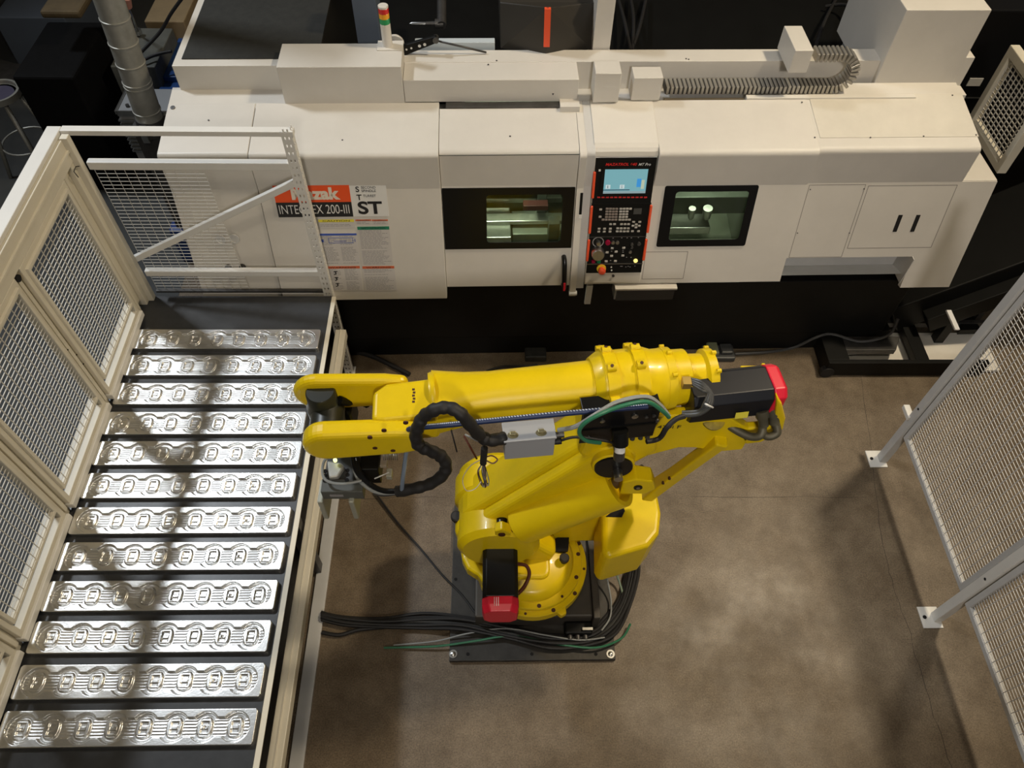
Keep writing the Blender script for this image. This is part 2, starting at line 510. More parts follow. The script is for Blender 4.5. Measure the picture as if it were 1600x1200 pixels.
# handle
hp = [MFS.p(*MFS.px(881, 401)), MFS.p(*MFS.px(880, 444))]
hb = MB().tube([hp[0], hp[0]+MFS.n*.045, hp[0].lerp(hp[1], .12)+MFS.n*.062, hp[0].lerp(hp[1], .85)+MFS.n*.062, hp[1]+MFS.n*.045, hp[1]], .016, 10)
HB = hb.build('door_handle', blackg, DO)
q = hp[0].lerp(hp[1], .86)+MFS.n*.062
MB().slab(Fr(q + MFS.n*.012, MFS.u, MFS.v, VM), -.007, .007, -.03, .03, 0, .006).build('handle_tab', red, DO, .002, label='red tab on the black handle')
# right edge rail of the door with foot
e0 = MFS.px(903, 285)[0]
rail = MB()
prl = facepts(dr_s0 - .06, .03)
rail.plate(XF, strip(prl, .05), XDR+.002, XDR+.042)
rail.build('door_edge_rail', cream2, DO, .003)
# dark gap and inner jamb
MB().plate(XF, strip(facepts(-.01, -.03), .01), XDR+.042, XCs-.05).build('door_gap', black, M)
MB().plate(XF, strip(facepts(.04, .012), .03), XCs-.055, XCs-.004).build('jamb_cover', gwhite, M, .004)
lp, _ = on_face(908, 318)
MB().slab(Fr(lp, (1, 0, 0), MFS.v, VM), -.01, .006, -.07, .075, .0, .012).build('latch_plate', black, M)
MB().slab(Fr(lp, (1, 0, 0), MFS.v, VM), -.012, .008, -.09, -.068, .0, .018).build('latch_stop', wlab, M)

# --- right front cover with window
OC = .02
c_s0 = MFS.px(1120, 441, OC)[1]
wa = MFS.px(1044, 375, OC); wb_ = MFS.px(1171, 298, OC)
cu0, cv0, cu1, cv1 = wa[0], wa[1], wb_[0], wb_[1]
XD_L = XD
CW1_ = MFS.px(1027, 246, .035)[0]
rc = MB()
for a in ((XCs, cu0-pad, c_s0, S_TOP), (cu1+pad, XD_L, c_s0, S_TOP), (cu0-pad, cu1+pad, c_s0, cv0-pad), (cu0-pad, cu1+pad, cv1+pad, S_TOP)):
    rc.slab(MFS, *a, OC-.03, OC)
RC = rc.build('right_front_cover', cream, M)
pr = [(3.596-OC, 1.526)] + arc_ridge(OC) + [(3.985, RIDGE_Z + .353*SL+.002)]
MB().plate(XF, strip(pr, .025), CW1_+.006, XD_L).build('right_hood', cream, RC)
MB().slab(MFS, XCs, XD_L, c_s0, c_s0+.02, -.12, OC-.03).build('lower_return', cream, RC)
cb0 = MFS.px(1030, 385, OC); cb1 = MFS.px(1186, 289, OC)
MB().ring(MFS, rrect(cb0[0]-.02, cb1[0], cb0[1], cb1[1], .012), rrect(cu0, cu1, cv0, cv1, .02), OC-.002, OC+.006).build('window_surround', blackg, RC)
MB().slab(MFS, cu0-.01, cu1+.01, cv0-.01, cv1+.01, OC-.016, OC-.010).build('window_glass', glass, RC)
# small access cover below the window
a0 = MFS.px(1003, 436, OC); a1 = MFS.px(1075, 393, OC)
def groove(fr, x0, x1, y0, y1, t, w=.002, m=darksteel, parent=M, name='panel_seam'):
    g = MB()
    for r in ((x0, x1, y0-w, y0+w), (x0, x1, y1-w, y1+w), (x0-w, x0+w, y0, y1), (x1-w, x1+w, y0, y1)):
        g.slab(fr, *r, t-.002, t+.0008)
    return g.build(name, m, parent)
seamm = mat('seam_shadow_gap', (0.22, 0.20, 0.18), 0.8)
groove(MFS, a0[0], a1[0], a0[1], a1[1], OC, .0016, seamm)
k0 = MFS.px(919, 436, OC); k1 = MFS.px(998, 430, OC)

# --- operator console
CT = .035
pc = [MFS.px(930, 247, CT), MFS.px(1027, 246, CT), MFS.px(1003, 425, CT), MFS.px(917, 427, CT)]
CW0 = pc[0][0]+.004; CW1 = pc[1][0]
CH0 = pc[3][1]; CH1 = pc[0][1]
LIP = MFS.px(917, 431, CT)[1]
CBX = MB().slab(MFS, CW0-.004, CW1+.004, c_s0+.01, CH1+.004, .0, CT-.006).build('console_housing', cream2, M, .006)
# light crown above the console
q_ = MFS.p(0, CH1+.004, CT-.004)
MB().plate(XF, strip([(q_.y, q_.z), (q_.y+.008, q_.z+.030), (q_.y+.022, q_.z+.048), (q_.y+.045, RIDGE_Z+.014), (3.985, RIDGE_Z+.070)], .02), CW0-.012, CW1+.0055).build('console_crown', cream2, M, .004)
CON = MB().slab(MFS, CW0, CW1, CH0, CH1, CT-.006, CT).build('control_panel', black, M, .002)
def cp(px, py, t=CT): return MFS.px(px, py, t)
def crect(xa, ya, xb, yb, t=CT):
    # centre line rectangle measured at its middle height
    (u0, v1), (u1, _) = cp(xa, ya, t), cp(xb, ya, t); v0 = cp(xa, yb, t)[1]
    return u0, u1, v0, v1
s = crect(945.5, 264, 1013, 302)
scr_m = mat('screen_glow', (0.02, 0.03, 0.03), 0.2, emit=(0.27, 0.60, 0.66), estr=.75)
SCR = MB().slab(MFS, s[0]-.0, s[1]-.0, s[2], s[3], CT, CT+.003).build('screen', scr_m, CON, label='lit pale blue screen')
def scr_rect(a, b, c, d, m, nm):
    # fractions of the screen
    w = s[1]-s[0]; h = s[3]-s[2]
    mm = MB().slab(MFS, s[0]+a*w, s[0]+b*w, s[2]+c*h, s[2]+d*h, CT+.003, CT+.0042)
    return mm.build(nm, m, CON)
em = lambda n, c, e: mat(n, (0.02, 0.02, 0.02), 0.3, emit=c, estr=e)
scr_rect(.0, 1, .0, .09, em('screen_grey_bar', (.35, .48, .50), .8), 'screen_bar')
scr_rect(.0, .62, .13, .16, em('screen_dark', (.02, .04, .08), .8), 'screen_bar')
for f in (.05, .38): scr_rect(f, f+.11, .2, .36, em('screen_white', (.75, .9, .9), .8), 'screen_icon'); scr_rect(f+.04, f+.06, .22, .34, em('screen_dark2', (.02, .04, .06), .8), 'screen_icon')
scr_rect(.77, .87, .26, .6, em('screen_blue', (.05, .35, .8), .9), 'screen_icon')
scr_rect(.88, .95, .18, .55, em('screen_cream', (.65, .75, .55), .8), 'screen_icon')
# frame round the screen and title
fr_ = MB().ring(MFS, rrect(s[0]-.02, s[1]+.02, s[2]-.012, s[3]+.012, .006), rrect(s[0], s[1], s[2], s[3], .001), CT, CT+.006)
fr_.build('screen_bezel', black, CON)
tw = cp(946, 259)
redprint = mat('red_print', (0.62, 0.02, 0.02), 0.4)
whiteprint = mat('white_print', (0.62, 0.63, 0.64), 0.4)
text('MAZATROL 640', MFS, tw[0], tw[1], .017, redprint, CON, CT+.001, width=cp(996, 259)[0]-tw[0]-.004, shear=.25, bold=.02)
tw2 = cp(997, 259)
text('MT Pro', MFS, tw2[0]+.002, tw2[1], .017, whiteprint, CON, CT+.001, width=.072, shear=.3, bold=.01)
tk = MB()
for i in range(12):
    f = i/11
    a = cp(935.5 + f*73, 308)
    MB().slab(MFS, a[0]-.009, a[0]+.009, a[1]-.004, a[1]+.004, CT, CT+.004).build('soft_key', mat('red_key', (0.55, .03, .03), .4) if i == 0 else MATS['red_key'], CON)
MB().slab(MFS, *[c for c in (cp(937, 266)[0]-.006, cp(937, 266)[0]+.006, cp(937, 266)[1]-.006, cp(937, 266)[1]+.006)], CT, CT+.003).build('key', wlab, CON)
# step between screen unit and keyboard unit
y1 = cp(940, 318)[1]; y2 = cp(940, 370)[1]
MB().slab(MFS, CW0-.002, CW1+.002, y1-.003, y1+.003, CT, CT+.008).build('panel_ledge', black, CON)
MB().slab(MFS, CW0-.002, CW1+.002, y2-.0015, y2+.0015, CT, CT+.004).build('panel_ledge', darksteel, CON)
y3 = cp(940, 412)[1]
MB().slab(MFS, CW0-.002, CW1+.002, y3-.0015, y3+.0015, CT, CT+.006).build('panel_ledge', steel, CON)
# red side grips
def grip(xa, ya, xb, yb):
    a = cp(xa, ya); b = cp(xb, yb); u = (a[0]+b[0])/2
    MB().slab(MFS, u-.008, u+.008, b[1], a[1], CT-.002, CT+.014).build('side_grip', orange, CON, .004, label='orange red strip on the edge of the panel')
GL = CW0 - .002; GR = CW1 + .002
for u, ya, yb in ((GL, 268, 309), (GL, 321, 364), (GL, 374, 407), (GR, 321, 364), (GR, 374, 407)):
    a = cp(930, ya)[1]; b = cp(930, yb)[1]
    MB().slab(MFS, u-.007, u+.009, b, a, CT-.004, CT+.012).build('side_grip', orange, CON, .004, label='orange red strip on the edge of the panel')
# keys
keym = mat('grey_key', (0.40, 0.38, 0.35), 0.5); keyd = mat('brown_grey_key', (0.24, 0.20, 0.18), 0.5)
def key(x, y, m=keym, w=.0085, h=.0062):
    a = cp(x, y)
    MB().slab(MFS, a[0]-w, a[0]+w, a[1]-h, a[1]+h, CT, CT+.005).build('key', m, CON, .0015, 1)
for r in range(5):
    yy = 326 + r*4.25; xs = 948.5 - r*.35
    for c in range(4 if r else 4): key(xs + c*5, yy, keyd)
    if r == 4: key(xs - 5, yy, keyd)
    for c in range(4 if r in (0, 4) else 3): key(970 - r*.4 + c*5, yy)
for x, y in ((938.5, 327), (937.5, 338.5), (954, 350), (960, 350), (971, 350), (976.5, 350), (982, 350), (990, 346.5), (999.5, 346.5), (994, 350.5), (989, 352.5), (998.5, 352.5), (993.5, 355), (988, 361), (997.5, 361)): key(x, y)
for x in (936, 944.5, 953.5): key(x, 357); key(x-.5, 361.5)
for x in (965, 970.5, 976, 981.5): key(x, 356.5); key(x-.7, 361.2)
a = crect(990.5, 325.5, 1003, 334.5)
MB().slab(MFS, *a, CT, CT+.002).build('display_window', mat('grey_display', (0.06, .06, .058), .4), CON)
def knob(x, y, r, h, m, name, r2=None, label=None):
    a = cp(x, y)
    return MB().lathe(MFS.p(*a, CT), MFS.n, [(0, r), (h*.7, r), (h, (r2 or r)*.85), (h, 0)], 24).build(name, m, CON, label=label)
knob(933.5, 393.5, .042, .05, steel, 'handwheel', label='silver round handwheel dial')
knob(934.5, 378, .014, .03, steel, 'selector_knob')
MB().lathe(MFS.p(*cp(934.5, 378), CT), MFS.n, [(.0005, .036), (.002, .036), (.002, .031), (.0005, .031)], 28).build('dial_scale', graylab, CON)
knob(949.5, 378.5, .017, .014, mat('dark_red_button', (.25, .0, .03), .35), 'push_button', label='dark red push button')
knob(957.5, 378.5, .012, .012, steel, 'push_button'); knob(964.5, 378.5, .012, .012, steel, 'push_button')
knob(927, 408, .013, .012, MATS['dark_red_button'], 'push_button', label='dark red push button')
knob(935.5, 408, .013, .012, mat('green_button', (.0, .16, .06), .35), 'push_button', label='green push button')
knob(993, 407, .013, .01, mat('lit_yellow_lamp', (.5, .4, .1), .3, emit=(1.0, .78, .22), estr=1.6), 'lamp_button', label='lit yellow button')
knob(984.5, 393, .011, .012, steel, 'key_switch'); knob(998, 380, .012, .016, darksteel, 'selector_knob'); knob(987, 381, .010, .016, darksteel, 'selector_knob'); knob(987, 386, .009, .012, darksteel, 'selector_knob')
for x, y in ((956.5, 387.5), (948.5, 394), (962.5, 393), (955.5, 399.5), (974.5, 387), (973, 399), (947, 408), (961.5, 407.5)): key(x, y, keym, .0095, .007)
mk = MB()
for x, y in ((958, 372), (971.5, 371.5), (980, 371.5), (986.5, 371.5), (997.5, 371), (955.5, 392.5), (973.5, 391), (973.5, 394), (954, 407), (970, 416), (972, 416), (978, 417), (981.5, 416), (984.5, 417), (992, 415.5), (979, 402), (986, 402)):
    a = cp(x, y); mk.slab(MFS, a[0]-.004, a[0]+.004, a[1]-.0025, a[1]+.0025, CT, CT+.001)
mk.build('panel_marks', graylab, CON)
# lower strip with emergency stop
ep = cp(939.5, 419)
MB().lathe(MFS.p(*ep, CT), MFS.n, [(0, .030), (.008, .030), (.008, 0)], 24).build('stop_collar', mat('yellow_collar', (.75, .5, .03), .4), CON, label='yellow ring under the stop button')
MB().lathe(MFS.p(*ep, CT), MFS.n, [(.008, .015), (.03, .017), (.032, .024), (.045, .022), (.05, .012), (.05, 0)], 24).build('emergency_stop', orange, CON, label='orange red mushroom stop button')
for x, y in ((955, 417), (955.5, 422)): 
    a = cp(x, y); MB().cyl(MFS.p(*a, CT), MFS.p(*a, CT+.006), .005, 10).build('key_switch', wlab, CON)
lk = MFS.px(958, 430.5, CT-.006)
MB().cyl(MFS.p(*lk, CT-.006), MFS.p(*lk, CT+.002), .009, 12).build('drawer_lock', darksteel, M)
# hanging tray box and bracket below the console
tb0 = VM.uy(962, 449, 3.40); tb1 = VM.uy(1055, 449, 3.40); tb2 = VM.uy(962, 468, 3.40)
TB = MB().box((tb0.x, 3.40, tb2.z), (tb1.x, 3.50, tb0.z)).build('pedal_box', boxgrey, M, .004, label='grey box hanging under the console')
MB().box((tb0.x+.012, 3.392, tb2.z), (tb1.x+.0, 3.402, tb0.z-.015)).build('box_front', mat('dark_screen_front', (0.02, .022, .026), .25), TB)
MB().box((tb0.x-.005, 3.38, tb0.z-.012), (tb1.x+.01, 3.52, tb0.z+.004)).build('box_lid', cream2, TB, .002)
jb = VM.uy(920, 455, 3.45)
MB().box((jb.x-.02, 3.44, jb.z-.12), (jb.x+.022, 3.46, jb.z+.06)).build('bracket', gwhite, M, .003)
jb = VM.uy(894, 458, 3.40)
MB().cyl((jb.x-.022, 3.40, jb.z), (jb.x+.03, 3.40, jb.z), .017, 10).build('rail_foot', gwhite, M)

# --- interior behind the windows
inm = mat('machine_interior_steel', (0.34, 0.36, 0.30), 0.45, 0.3, noise=0.3, nscale=5)
ind = mat('machine_interior_dark', (0.10, 0.11, 0.095), 0.5, 0.2, noise=0.3, nscale=5)
def chamber(x0, x1, nm):
    c = MB()
    c.box((x0, 4.20, .80), (x1, 4.24, 1.72)); c.box((x0-.02, 3.62, .80), (x0, 4.24, 1.70)); c.box((x1, 3.62, .80), (x1+.02, 4.24, 1.70))
    c.add([(x0, 3.47, .80), (x1, 3.47, .80), (x1, 4.24, .95), (x0, 4.24, .95)], [(0, 1, 2, 3)])
    return c.build(nm, inm, M)
CH1_ = chamber(U0-.12, U1+.1, 'machining_chamber')
MB().box((U0-.1, 3.95, 1.16), (U1-.1, 4.1, 1.24)).build('slide_cover', steel, M, .004)
MB().box((U0-.1, 3.85, 1.30), (U0+.18, 4.15, 1.52)).build('spindle_housing', inm, M, .01)
MB().box((U0-.1, 3.98, 1.06), (U1+.05, 4.15, 1.10)).build('slide_cover', steel, M, .004)
MB().box((U0+.34, 3.9, .9), (U0+.40, 3.96, 1.45)).build('guide_bar', ind, M, .004)
MB().box((U0+.2, 3.92, 1.36), (U1-.05, 4.1, 1.42)).build('guide_bar', mat('dim_red_guard', (.09, .025, .022), .5), M, .004)
MB().box((U0-.1, 3.66, .93), (U0+.16, 3.95, 1.05)).build('way_cover', steel, M, .006)
MB().box((U0+.17, 3.72, .90), (U0+.42, 3.95, 1.02)).build('way_cover', inm, M, .006)
MB().box((U0-.1, 3.78, 1.05), (U1+.05, 3.86, 1.08)).build('way_cover', steel, M, .004)
MB().box((U0+.24, 3.80, 1.15), (U1-.06, 3.86, 1.19)).build('guard_lip', MATS['dim_red_guard'], M, .004)
MB().box((U0+.40, 3.66, .86), (U0+.47, 3.74, 1.16)).build('guide_bar', ind, M, .004)
MB().lathe((U0+.18, 4.0, 1.34), (1, 0, 0), [(0, .11), (.08, .11), (.08, .07), (.14, .07), (.14, 0)], 28).build('chuck', steel, M)
CH2_ = chamber(cu0-.1, cu1+.1, 'machining_chamber')
MB().box((cu0-.1, 3.98, 1.20), (cu0+.35, 4.1, 1.27)).build('slide_cover', steel, M, .004)
MB().lathe((cu0+.16, 3.9, 1.44), (1, 0, 0), [(0, 0), (0, .04), (.05, .04), (.05, .02), (.1, .02), (.1, 0)], 20).build('tool_holder', steel, M)
MB().lathe((cu0+.30, 3.82, 1.46), (.15, 0, -1), [(0, 0), (0, .035), (.10, .03), (.13, .012), (.13, 0)], 20).build('tool_holder', steel, M)
MB().box((cu0-.02, 3.72, 1.00), (cu0+.34, 3.86, 1.06)).build('slide_cover', steel, M, .006)
for dx_, r_ in ((.16, .022), (.26, .03)):
    MB().lathe((cu0+dx_, 3.66, 1.28), (.1, .1, -1), [(0, 0), (0, r_), (.08, r_*.9), (.10, r_*.4), (.10, 0)], 18).build('tool_holder', steel, M)
MB().box((cu0-.1, 3.74, 1.16), (cu1+.1, 3.80, 1.30)).build('slide_cover', ind, M, .006)
MB().box((cu0+.2, 3.9, 1.42), (cu0+.6, 4.1, 1.58)).build('turret_head', ind, M, .02)
for x, y, z in (((U0+U1)/2-.12, 3.78, 1.66), ((cu0+cu1)/2, 3.78, 1.66)):
    l = bpy.data.lights.new('work_lamp', 'AREA'); l.size = .3; l.size_y = .05; l.shape = 'RECTANGLE'; l.energy = 6; l.color = (.92, 1, .82)
    o = bpy.data.objects.new('work_lamp', l); COL.objects.link(o)
    p = Matrix.Rotation(MROT, 3, 'Z') @ Vector((x, y, z)); o.location = p; o.rotation_euler = (math.radians(25), 0, 0)
# shadow-tight partitions above/around the chambers
MB().box((XB, 3.60, 1.74), (XCs-.05, 3.95, 1.745)).build('chamber_roof', ind, M)

# --- right end: access covers
OD = .004
XRC = MFS.px(1425, 402)[0]
dsec = MB()
s_cut = MFS.px(1330, 402, OD)[1]; s_bot = MFS.px(1440, 449, OD)[1]
dsec.slab(MFS, XD+.001, XRC, s_cut, S_TOP, -.03, OD)
dsec.slab(MFS, XRC, XF_END, s_bot, S_TOP, -.03, OD)
dsec.build('right_end_cover', cream, M)
pr = [(3.596-OD, 1.526)] + arc_ridge(OD) + [(4.12, RIDGE_Z + .488*SL)]
MB().plate(XF, strip(pr, .02), XD+.001, XE).build('right_end_hood', cream, M)
# stepped end box
MB().box((XE, 3.598, 1.20), (XF_END, 4.10, 1.532)).build('end_box', cream, M, .003)
MB().plate(XF, [(3.42+.23*s_bot+.03, .781+.97*s_bot), (3.60, 1.525), (4.3, 1.525), (4.3, .781+.97*s_bot)], XE-.02, XF_END-.001).build('end_side', cream, M)
# recess under the covers
z1_, z2_ = VM.uy(1320, 429, 3.47).z, VM.uy(1320, 414, 3.60).z
MB().add([(XD, 3.47, z1_), (XRC, 3.47, z1_), (XRC, 3.60, z2_), (XD, 3.60, z2_)], [(0, 1, 2, 3)]).build('recess_shelf', gwhite, M)
MB().box((XD, 3.60, z2_-.02), (XRC, 3.64, 1.25)).build('recess_back', gwhite, M)
MB().box((XRC-.004, 3.44, .80), (XRC+.0, 3.64, 1.02)).build('recess_side', gwhite, M)
# grooves of access covers
def grect(xa, ya, xb, yb, w=.0014):
    a = MFS.px(xa, yb, OD); b = MFS.px(xb, ya, OD)
    ul, ur = (MFS.px(xa, ya, OD)[0]+a[0])/2, b[0]
    groove(MFS, ul, ur, a[1], b[1], OD, w, seamm)
ga = MFS.px(1265, 289, OD); gb = MFS.px(1353, 288, OD); gc = MFS.px(1318, 402, OD)
groove(MFS, ga[0], gb[0], s_cut+.005, ga[1], OD, .0014, seamm)
gd = MFS.px(1496, 289, OD); ge = MFS.px(1400, 387, OD)
groove(MFS, gb[0]+.02, gd[0], ge[1], gd[1], OD, .0016, seamm)
sl = MB()
for xa, xb, yt, yb in ((1396, 1409, 336, 362), (1424, 1436, 336, 362)):
    a = MFS.px((xa+xb)/2, (yt+yb)/2, OD); h = abs(MFS.px(1400, yt, OD)[1]-MFS.px(1400, yb, OD)[1])/2
    MB().slab(MFS, a[0]-.013, a[0]+.013, a[1]-h, a[1]+h, OD-.002, OD+.002).build('handle_slot', hole, M)
for p in ((1266, 296), (1350, 295), (1246, 364), (1327, 364)):
    screw(*p, lambda x, y: on_face(x, y, OD), r=.004)
# cap plate on the right hood
ca = VM.upl(1281, 216, (0, 3.632, RIDGE_Z), TOPN); cb = VM.upl(1527, 211, (0, 3.632, RIDGE_Z), TOPN); cc = VM.upl(1490, 144, (0, 3.632, RIDGE_Z), TOPN)
TF = Fr((0, 3.632, RIDGE_Z), (1, 0, 0), (0, math.cos(math.radians(10)), math.sin(math.radians(10))), VM)
qa = TF.px(1281, 216); qb = TF.px(1528, 212); qc = TF.px(1493, 147)
MB().slab(TF, qa[0], qb[0], qa[1], qc[1], 0, .005).build('cap_plate', mat('cap_plate_paint', (.655, .615, .535), .45, noise=.1, nscale=5), M, .002)
for p in ((1360, 215), (1443, 213), (1332, 151), (1410, 149), (1488, 149), (1525, 211), (1253, 160), (1273, 215), (1010, 183)): screw(*p, lambda x, y: (VM.upl(x, y, TF.o + TF.n*.005, TF.n), TF.n))

# --- upper works
BBY = 3.978
def P(px, py, y): return VM.uy(px, py, y)
lb = P(431, 105, BBY); lb2 = P(627, 107, BBY); lbz = P(431, 162, BBY).z
bbt = VM.uz(440, 68, lb.z).y
MB().box((lb.x, BBY, lbz-.03), (lb2.x, bbt, lb.z)).build('spindle_cover', cream, M, .004)
bz = P(760, 125, BBY).z; bxr = P(905, 125, BBY).x
MB().box((lb2.x+.002, BBY, lbz+.005), (bxr, 4.16, bz)).build('front_beam', cream, M, .003)
t = P(864, 147, BBY-.001)
MB().add([t + Vector((-.007, -.002, .006)), t + Vector((.007, -.002, .006)), t + Vector((0, -.002, -.008))], [(0, 2, 1)]).build('arrow_mark', klab, M)
# slot shadow gap under front beam
MB().box((XB+.04, 3.93, 1.80), (P(874, 158, BBY).x, 3.976, 1.835)).build('door_track', darksteel, M)
MB().box((P(874, 158, BBY).x, 3.90, 1.72), (XDR+.02, 4.0, 1.85)).build('track_end', cream, M)
MB().box((XB, 3.90, 1.72), (P(874, 158, BBY).x, 4.0, 1.805)).build('track_base', darksteel, M)
# back beam
bzb = bz + .004
y_f = VM.uz(1100, 95.5, bzb).y; y_b = VM.uz(1100, 77, bzb).y
xr = VM.uz(1385, 92, bzb).x + .1
MB().box((P(627, 98, y_f).x, y_f, 1.78), (xr, y_b, bzb)).build('rear_beam', cream, M, .003)
for p in ((776, 95), (763, 101), (1072, 92), (1076, 93)):
    c = VM.uz(*p, bzb); MB().cyl(c, c + Vector((0, 0, .003)), .005, 8).build('screw', darksteel, M)
# ledge under the cable chain
MB().box((bxr, 3.98, 1.70), (xr+.4, y_f, 1.80)).build('chain_gutter', gwhite, M)
r0 = P(1045, 149, 4.0); r1 = P(1440, 146, 4.0)
MB().box((P(1168, 149, 3.99).x, 3.985, 1.79), (P(1436, 142, 3.99).x, 4.02, 1.845)).build('guide_rail', cream2, M, .003)
MB().box((P(1040, 149, 3.99).x, 3.985, 1.79), (P(1166, 149, 3.99).x, 4.02, 1.825)).build('guide_rail', mat('brown_rail', (.10, .08, .05), .6), M, .003)
# boxes on the beam
def blk(tl, tr, bl, yfront, back_py, name, m=cream, bev=.004):
    a = P(*tl, yfront); b = P(*tr, yfront); c = P(*bl, yfront)
    yb_ = VM.uz(tl[0], back_py, a.z).y
    return MB().box((a.x, yfront, c.z), (b.x, yb_, a.z)).build(name, m, M, bev)
blk((931, 115), (972, 115), (929, 160), 3.95, 95, 'cable_box')
blk((991, 122), (1037, 122), (989, 157), 3.97, 104, 'cable_box')
# carriage box
b3 = P(1243, 79, 3.98); b3r = P(1272, 79, 3.98); b3b = P(1240, 114, 3.98)
b3bk = VM.uz(1228, 40, b3.z).y
B3 = MB().box((b3.x, 3.98, b3b.z), (b3r.x, b3bk, b3.z)).build('carriage_box', cream, M, .004)
# cable chain: lower run, bend, upper run, each link a piece of its own
CY0, CY1 = 4.03, 4.115
cz = P(1100, 139, CY0).z - .01
xa = P(1040, 140, CY0).x; xe = P(1303, 130, CY0).x
zt = P(1320, 88, CY0).z - .01
rad = (zt - cz)/2
CH = MB().box((xa, CY0-.002, cz-.022), (xe, CY1+.002, cz+.022)).build('cable_chain', mat('chain_core', (.03, .028, .025), .6), M)
path = []
L1 = xe - xa; arcL = math.pi*rad; xu = P(1275, 85, CY0).x; L3 = xe - xu
pitch = .0262
tot = L1 + arcL + L3; nl = int(tot/pitch)
linkm = mat('chain_link_steel', (0.42, 0.40, 0.36), 0.35, 0.7)
lme = None
lfw = .0095; lfh = .028
lb_ = MB()
lb_.box((-.0086, -.048, -.026), (.0086, .048, .026))
LINK0 = None
for i in range(nl):
    d = (i+.5)*pitch
    if d < L1: x, z, a = xa+d, cz, 0
    elif d < L1+arcL:
        th = (d-L1)/rad; x, z, a = xe + rad*math.sin(th), cz + rad - rad*math.cos(th), -th
    else: x, z, a = xe-(d-L1-arcL), zt, math.pi
    if LINK0 is None:
        me = bpy.data.meshes.new('chain_link'); me.from_pydata([tuple(v) for v in lb_.v], [], lb_.f); me.materials.append(linkm)
        o = bpy.data.objects.new('chain_link', me); LINK0 = o
        md = o.modifiers.new('bevel', 'BEVEL'); md.width = .003; md.segments = 1
    else:
        o = LINK0.copy()
    COL.objects.link(o); o.parent = CH
    o.location = Vector((x, (CY0+CY1)/2, z)) - WL[CH.name]; o.rotation_euler = (0, a, 0)
# tall box on the right
RBY = 4.12
ra = P(1415, 17, RBY); rb = P(1551, 14, RBY); rcx = P(1496, 142, RBY); rd = P(1367, 131, RBY)
x0_ = (ra.x+rd.x)/2
ybk = VM.uz(1395, 0, ra.z).y + .6
MB().box((x0_, RBY, 1.78), (rb.x, ybk, (ra.z+rb.z)/2)).build('electrical_box', cream, M, .004)
MB().box((rb.x-.02, RBY+.001, 1.78), (rb.x+.055, RBY+.4, P(1521, 90, RBY).z)).build('box_skirt', cream, M, .003)
MB().box((P(1205+165, 131, RBY-.01).x, 4.02, 1.80), (rcx.x, RBY, 1.835)).build('box_foot', cream2, M, .003)
# left rear roof with rubber mat
LBY = 4.10
la = P(268, 103, LBY); lc = P(276, 140, LBY)
MB().box((la.x, LBY, 1.55), (lb.x+.05, 5.6, la.z)).build('rear_left_cover', cream2, M, .004)
m0 = VM.uz(278, 93, la.z); m1 = VM.uz(430, 92, la.z)
MB().box((la.x+.045, m0.y, la.z), (m1.x+.25, 5.55, la.z+.006)).build('roof_mat', mattop, M)
MB().plate(XF, [(3.95, 1.55), (3.95, 1.82), (LBY+.02, 1.845), (LBY+.02, 1.55)], X0, lb.x+.02).build('left_cover_back', cream, M)
screw(270, 168, on_top, 'rubber_bumper', .014, darksteel)
# signal tower
st = VM.uz(606, 72, lb.z)
ST = MB().box((st.x-.06, st.y-.05, lb.z), (st.x+.09, st.y+.05, lb.z+.006)).build('signal_tower', cream2, M, .002)
tz = P(598, 8, st.y).z - lb.z
H = tz
for a, b, m_, nm in ((.0, .58, cream2, 'tower_pole'), (.58, .71, mat('green_lens', (.02, .30, .10), .3), 'green_lens'), (.71, .83, mat('amber_lens', (.85, .38, .02), .3), 'amber_lens'),
                     (.83, .95, mat('red_lens', (.6, .02, .02), .3), 'red_lens'), (.95, 1.0, cream2, 'tower_cap')):
    MB().lathe((st.x, st.y, lb.z + a*H), (0, 0, 1), [(0, 0), (0, .029), ((b-a)*H-.002, .029), ((b-a)*H, .027), ((b-a)*H, 0)], 24).build(nm, m_, ST)
# half round cam plate, link arm and rod beside the tower
cpz = lb.z
cc_ = VM.uy(617, 70, st.y+.12)
CF = Fr(cc_, (1, 0, 0), (0, 0, 1), VM)
MB().plate(CF, [(.055*math.cos(a), .055*math.sin(a)) for a in [math.pi*i/16 for i in range(-2, 19)]], -.02, .0).build('cam_plate', cream2, M)
MB().plate(CF, [(.022*math.cos(a)-.006, .01+.020*math.sin(a)) for a in [math.pi*i/8 for i in range(0, 9)]], .0005, .002).build('cam_slot', hole, M)
a1_ = VM.uy(630, 75, st.y+.05); a2_ = VM.uy(681, 61, st.y+.05)
dv = (a2_-a1_).normalized(); AF = Fr(a1_, dv, Vector((0, 0, 1)), VM)
L_ = (a2_-a1_).length
MB().plate(AF, [(0, -.045), (0, .02), (L_, .022), (L_+.02, .0), (L_, -.02)], -.012, .012).build('link_arm', black, M, .003)
for f in (.1, .25, .5, .66): MB().cyl(AF.p(L_*f, -.008, .011), AF.p(L_*f, -.008, .0135), .009 if f > .4 else .006, 14).build('arm_hole', wlab, M)
rd0 = VM.uy(684, 64, st.y+.05); rd1 = VM.uy(760, 82, st.y+.05)
MB().tube([rd0, rd1], .006, 8).build('push_rod', darksteel, M)
MB().cyl(a2_ - Vector((0, .02, 0)), a2_ + Vector((0, .02, 0)), .018, 14).build('pivot_bolt', darksteel, M)
# white panel behind the beam
wp0 = VM.uy(650, 82, y_b+.05); wp1 = VM.uy(773, 62, y_b+.05)
MB().box((wp0.x-.0, y_b+.02, 1.7), (wp1.x, y_b+.07, wp1.z)).build('rear_panel', mat('pale_blue_white_paint', (.50, .56, .60), .5), M, .003)
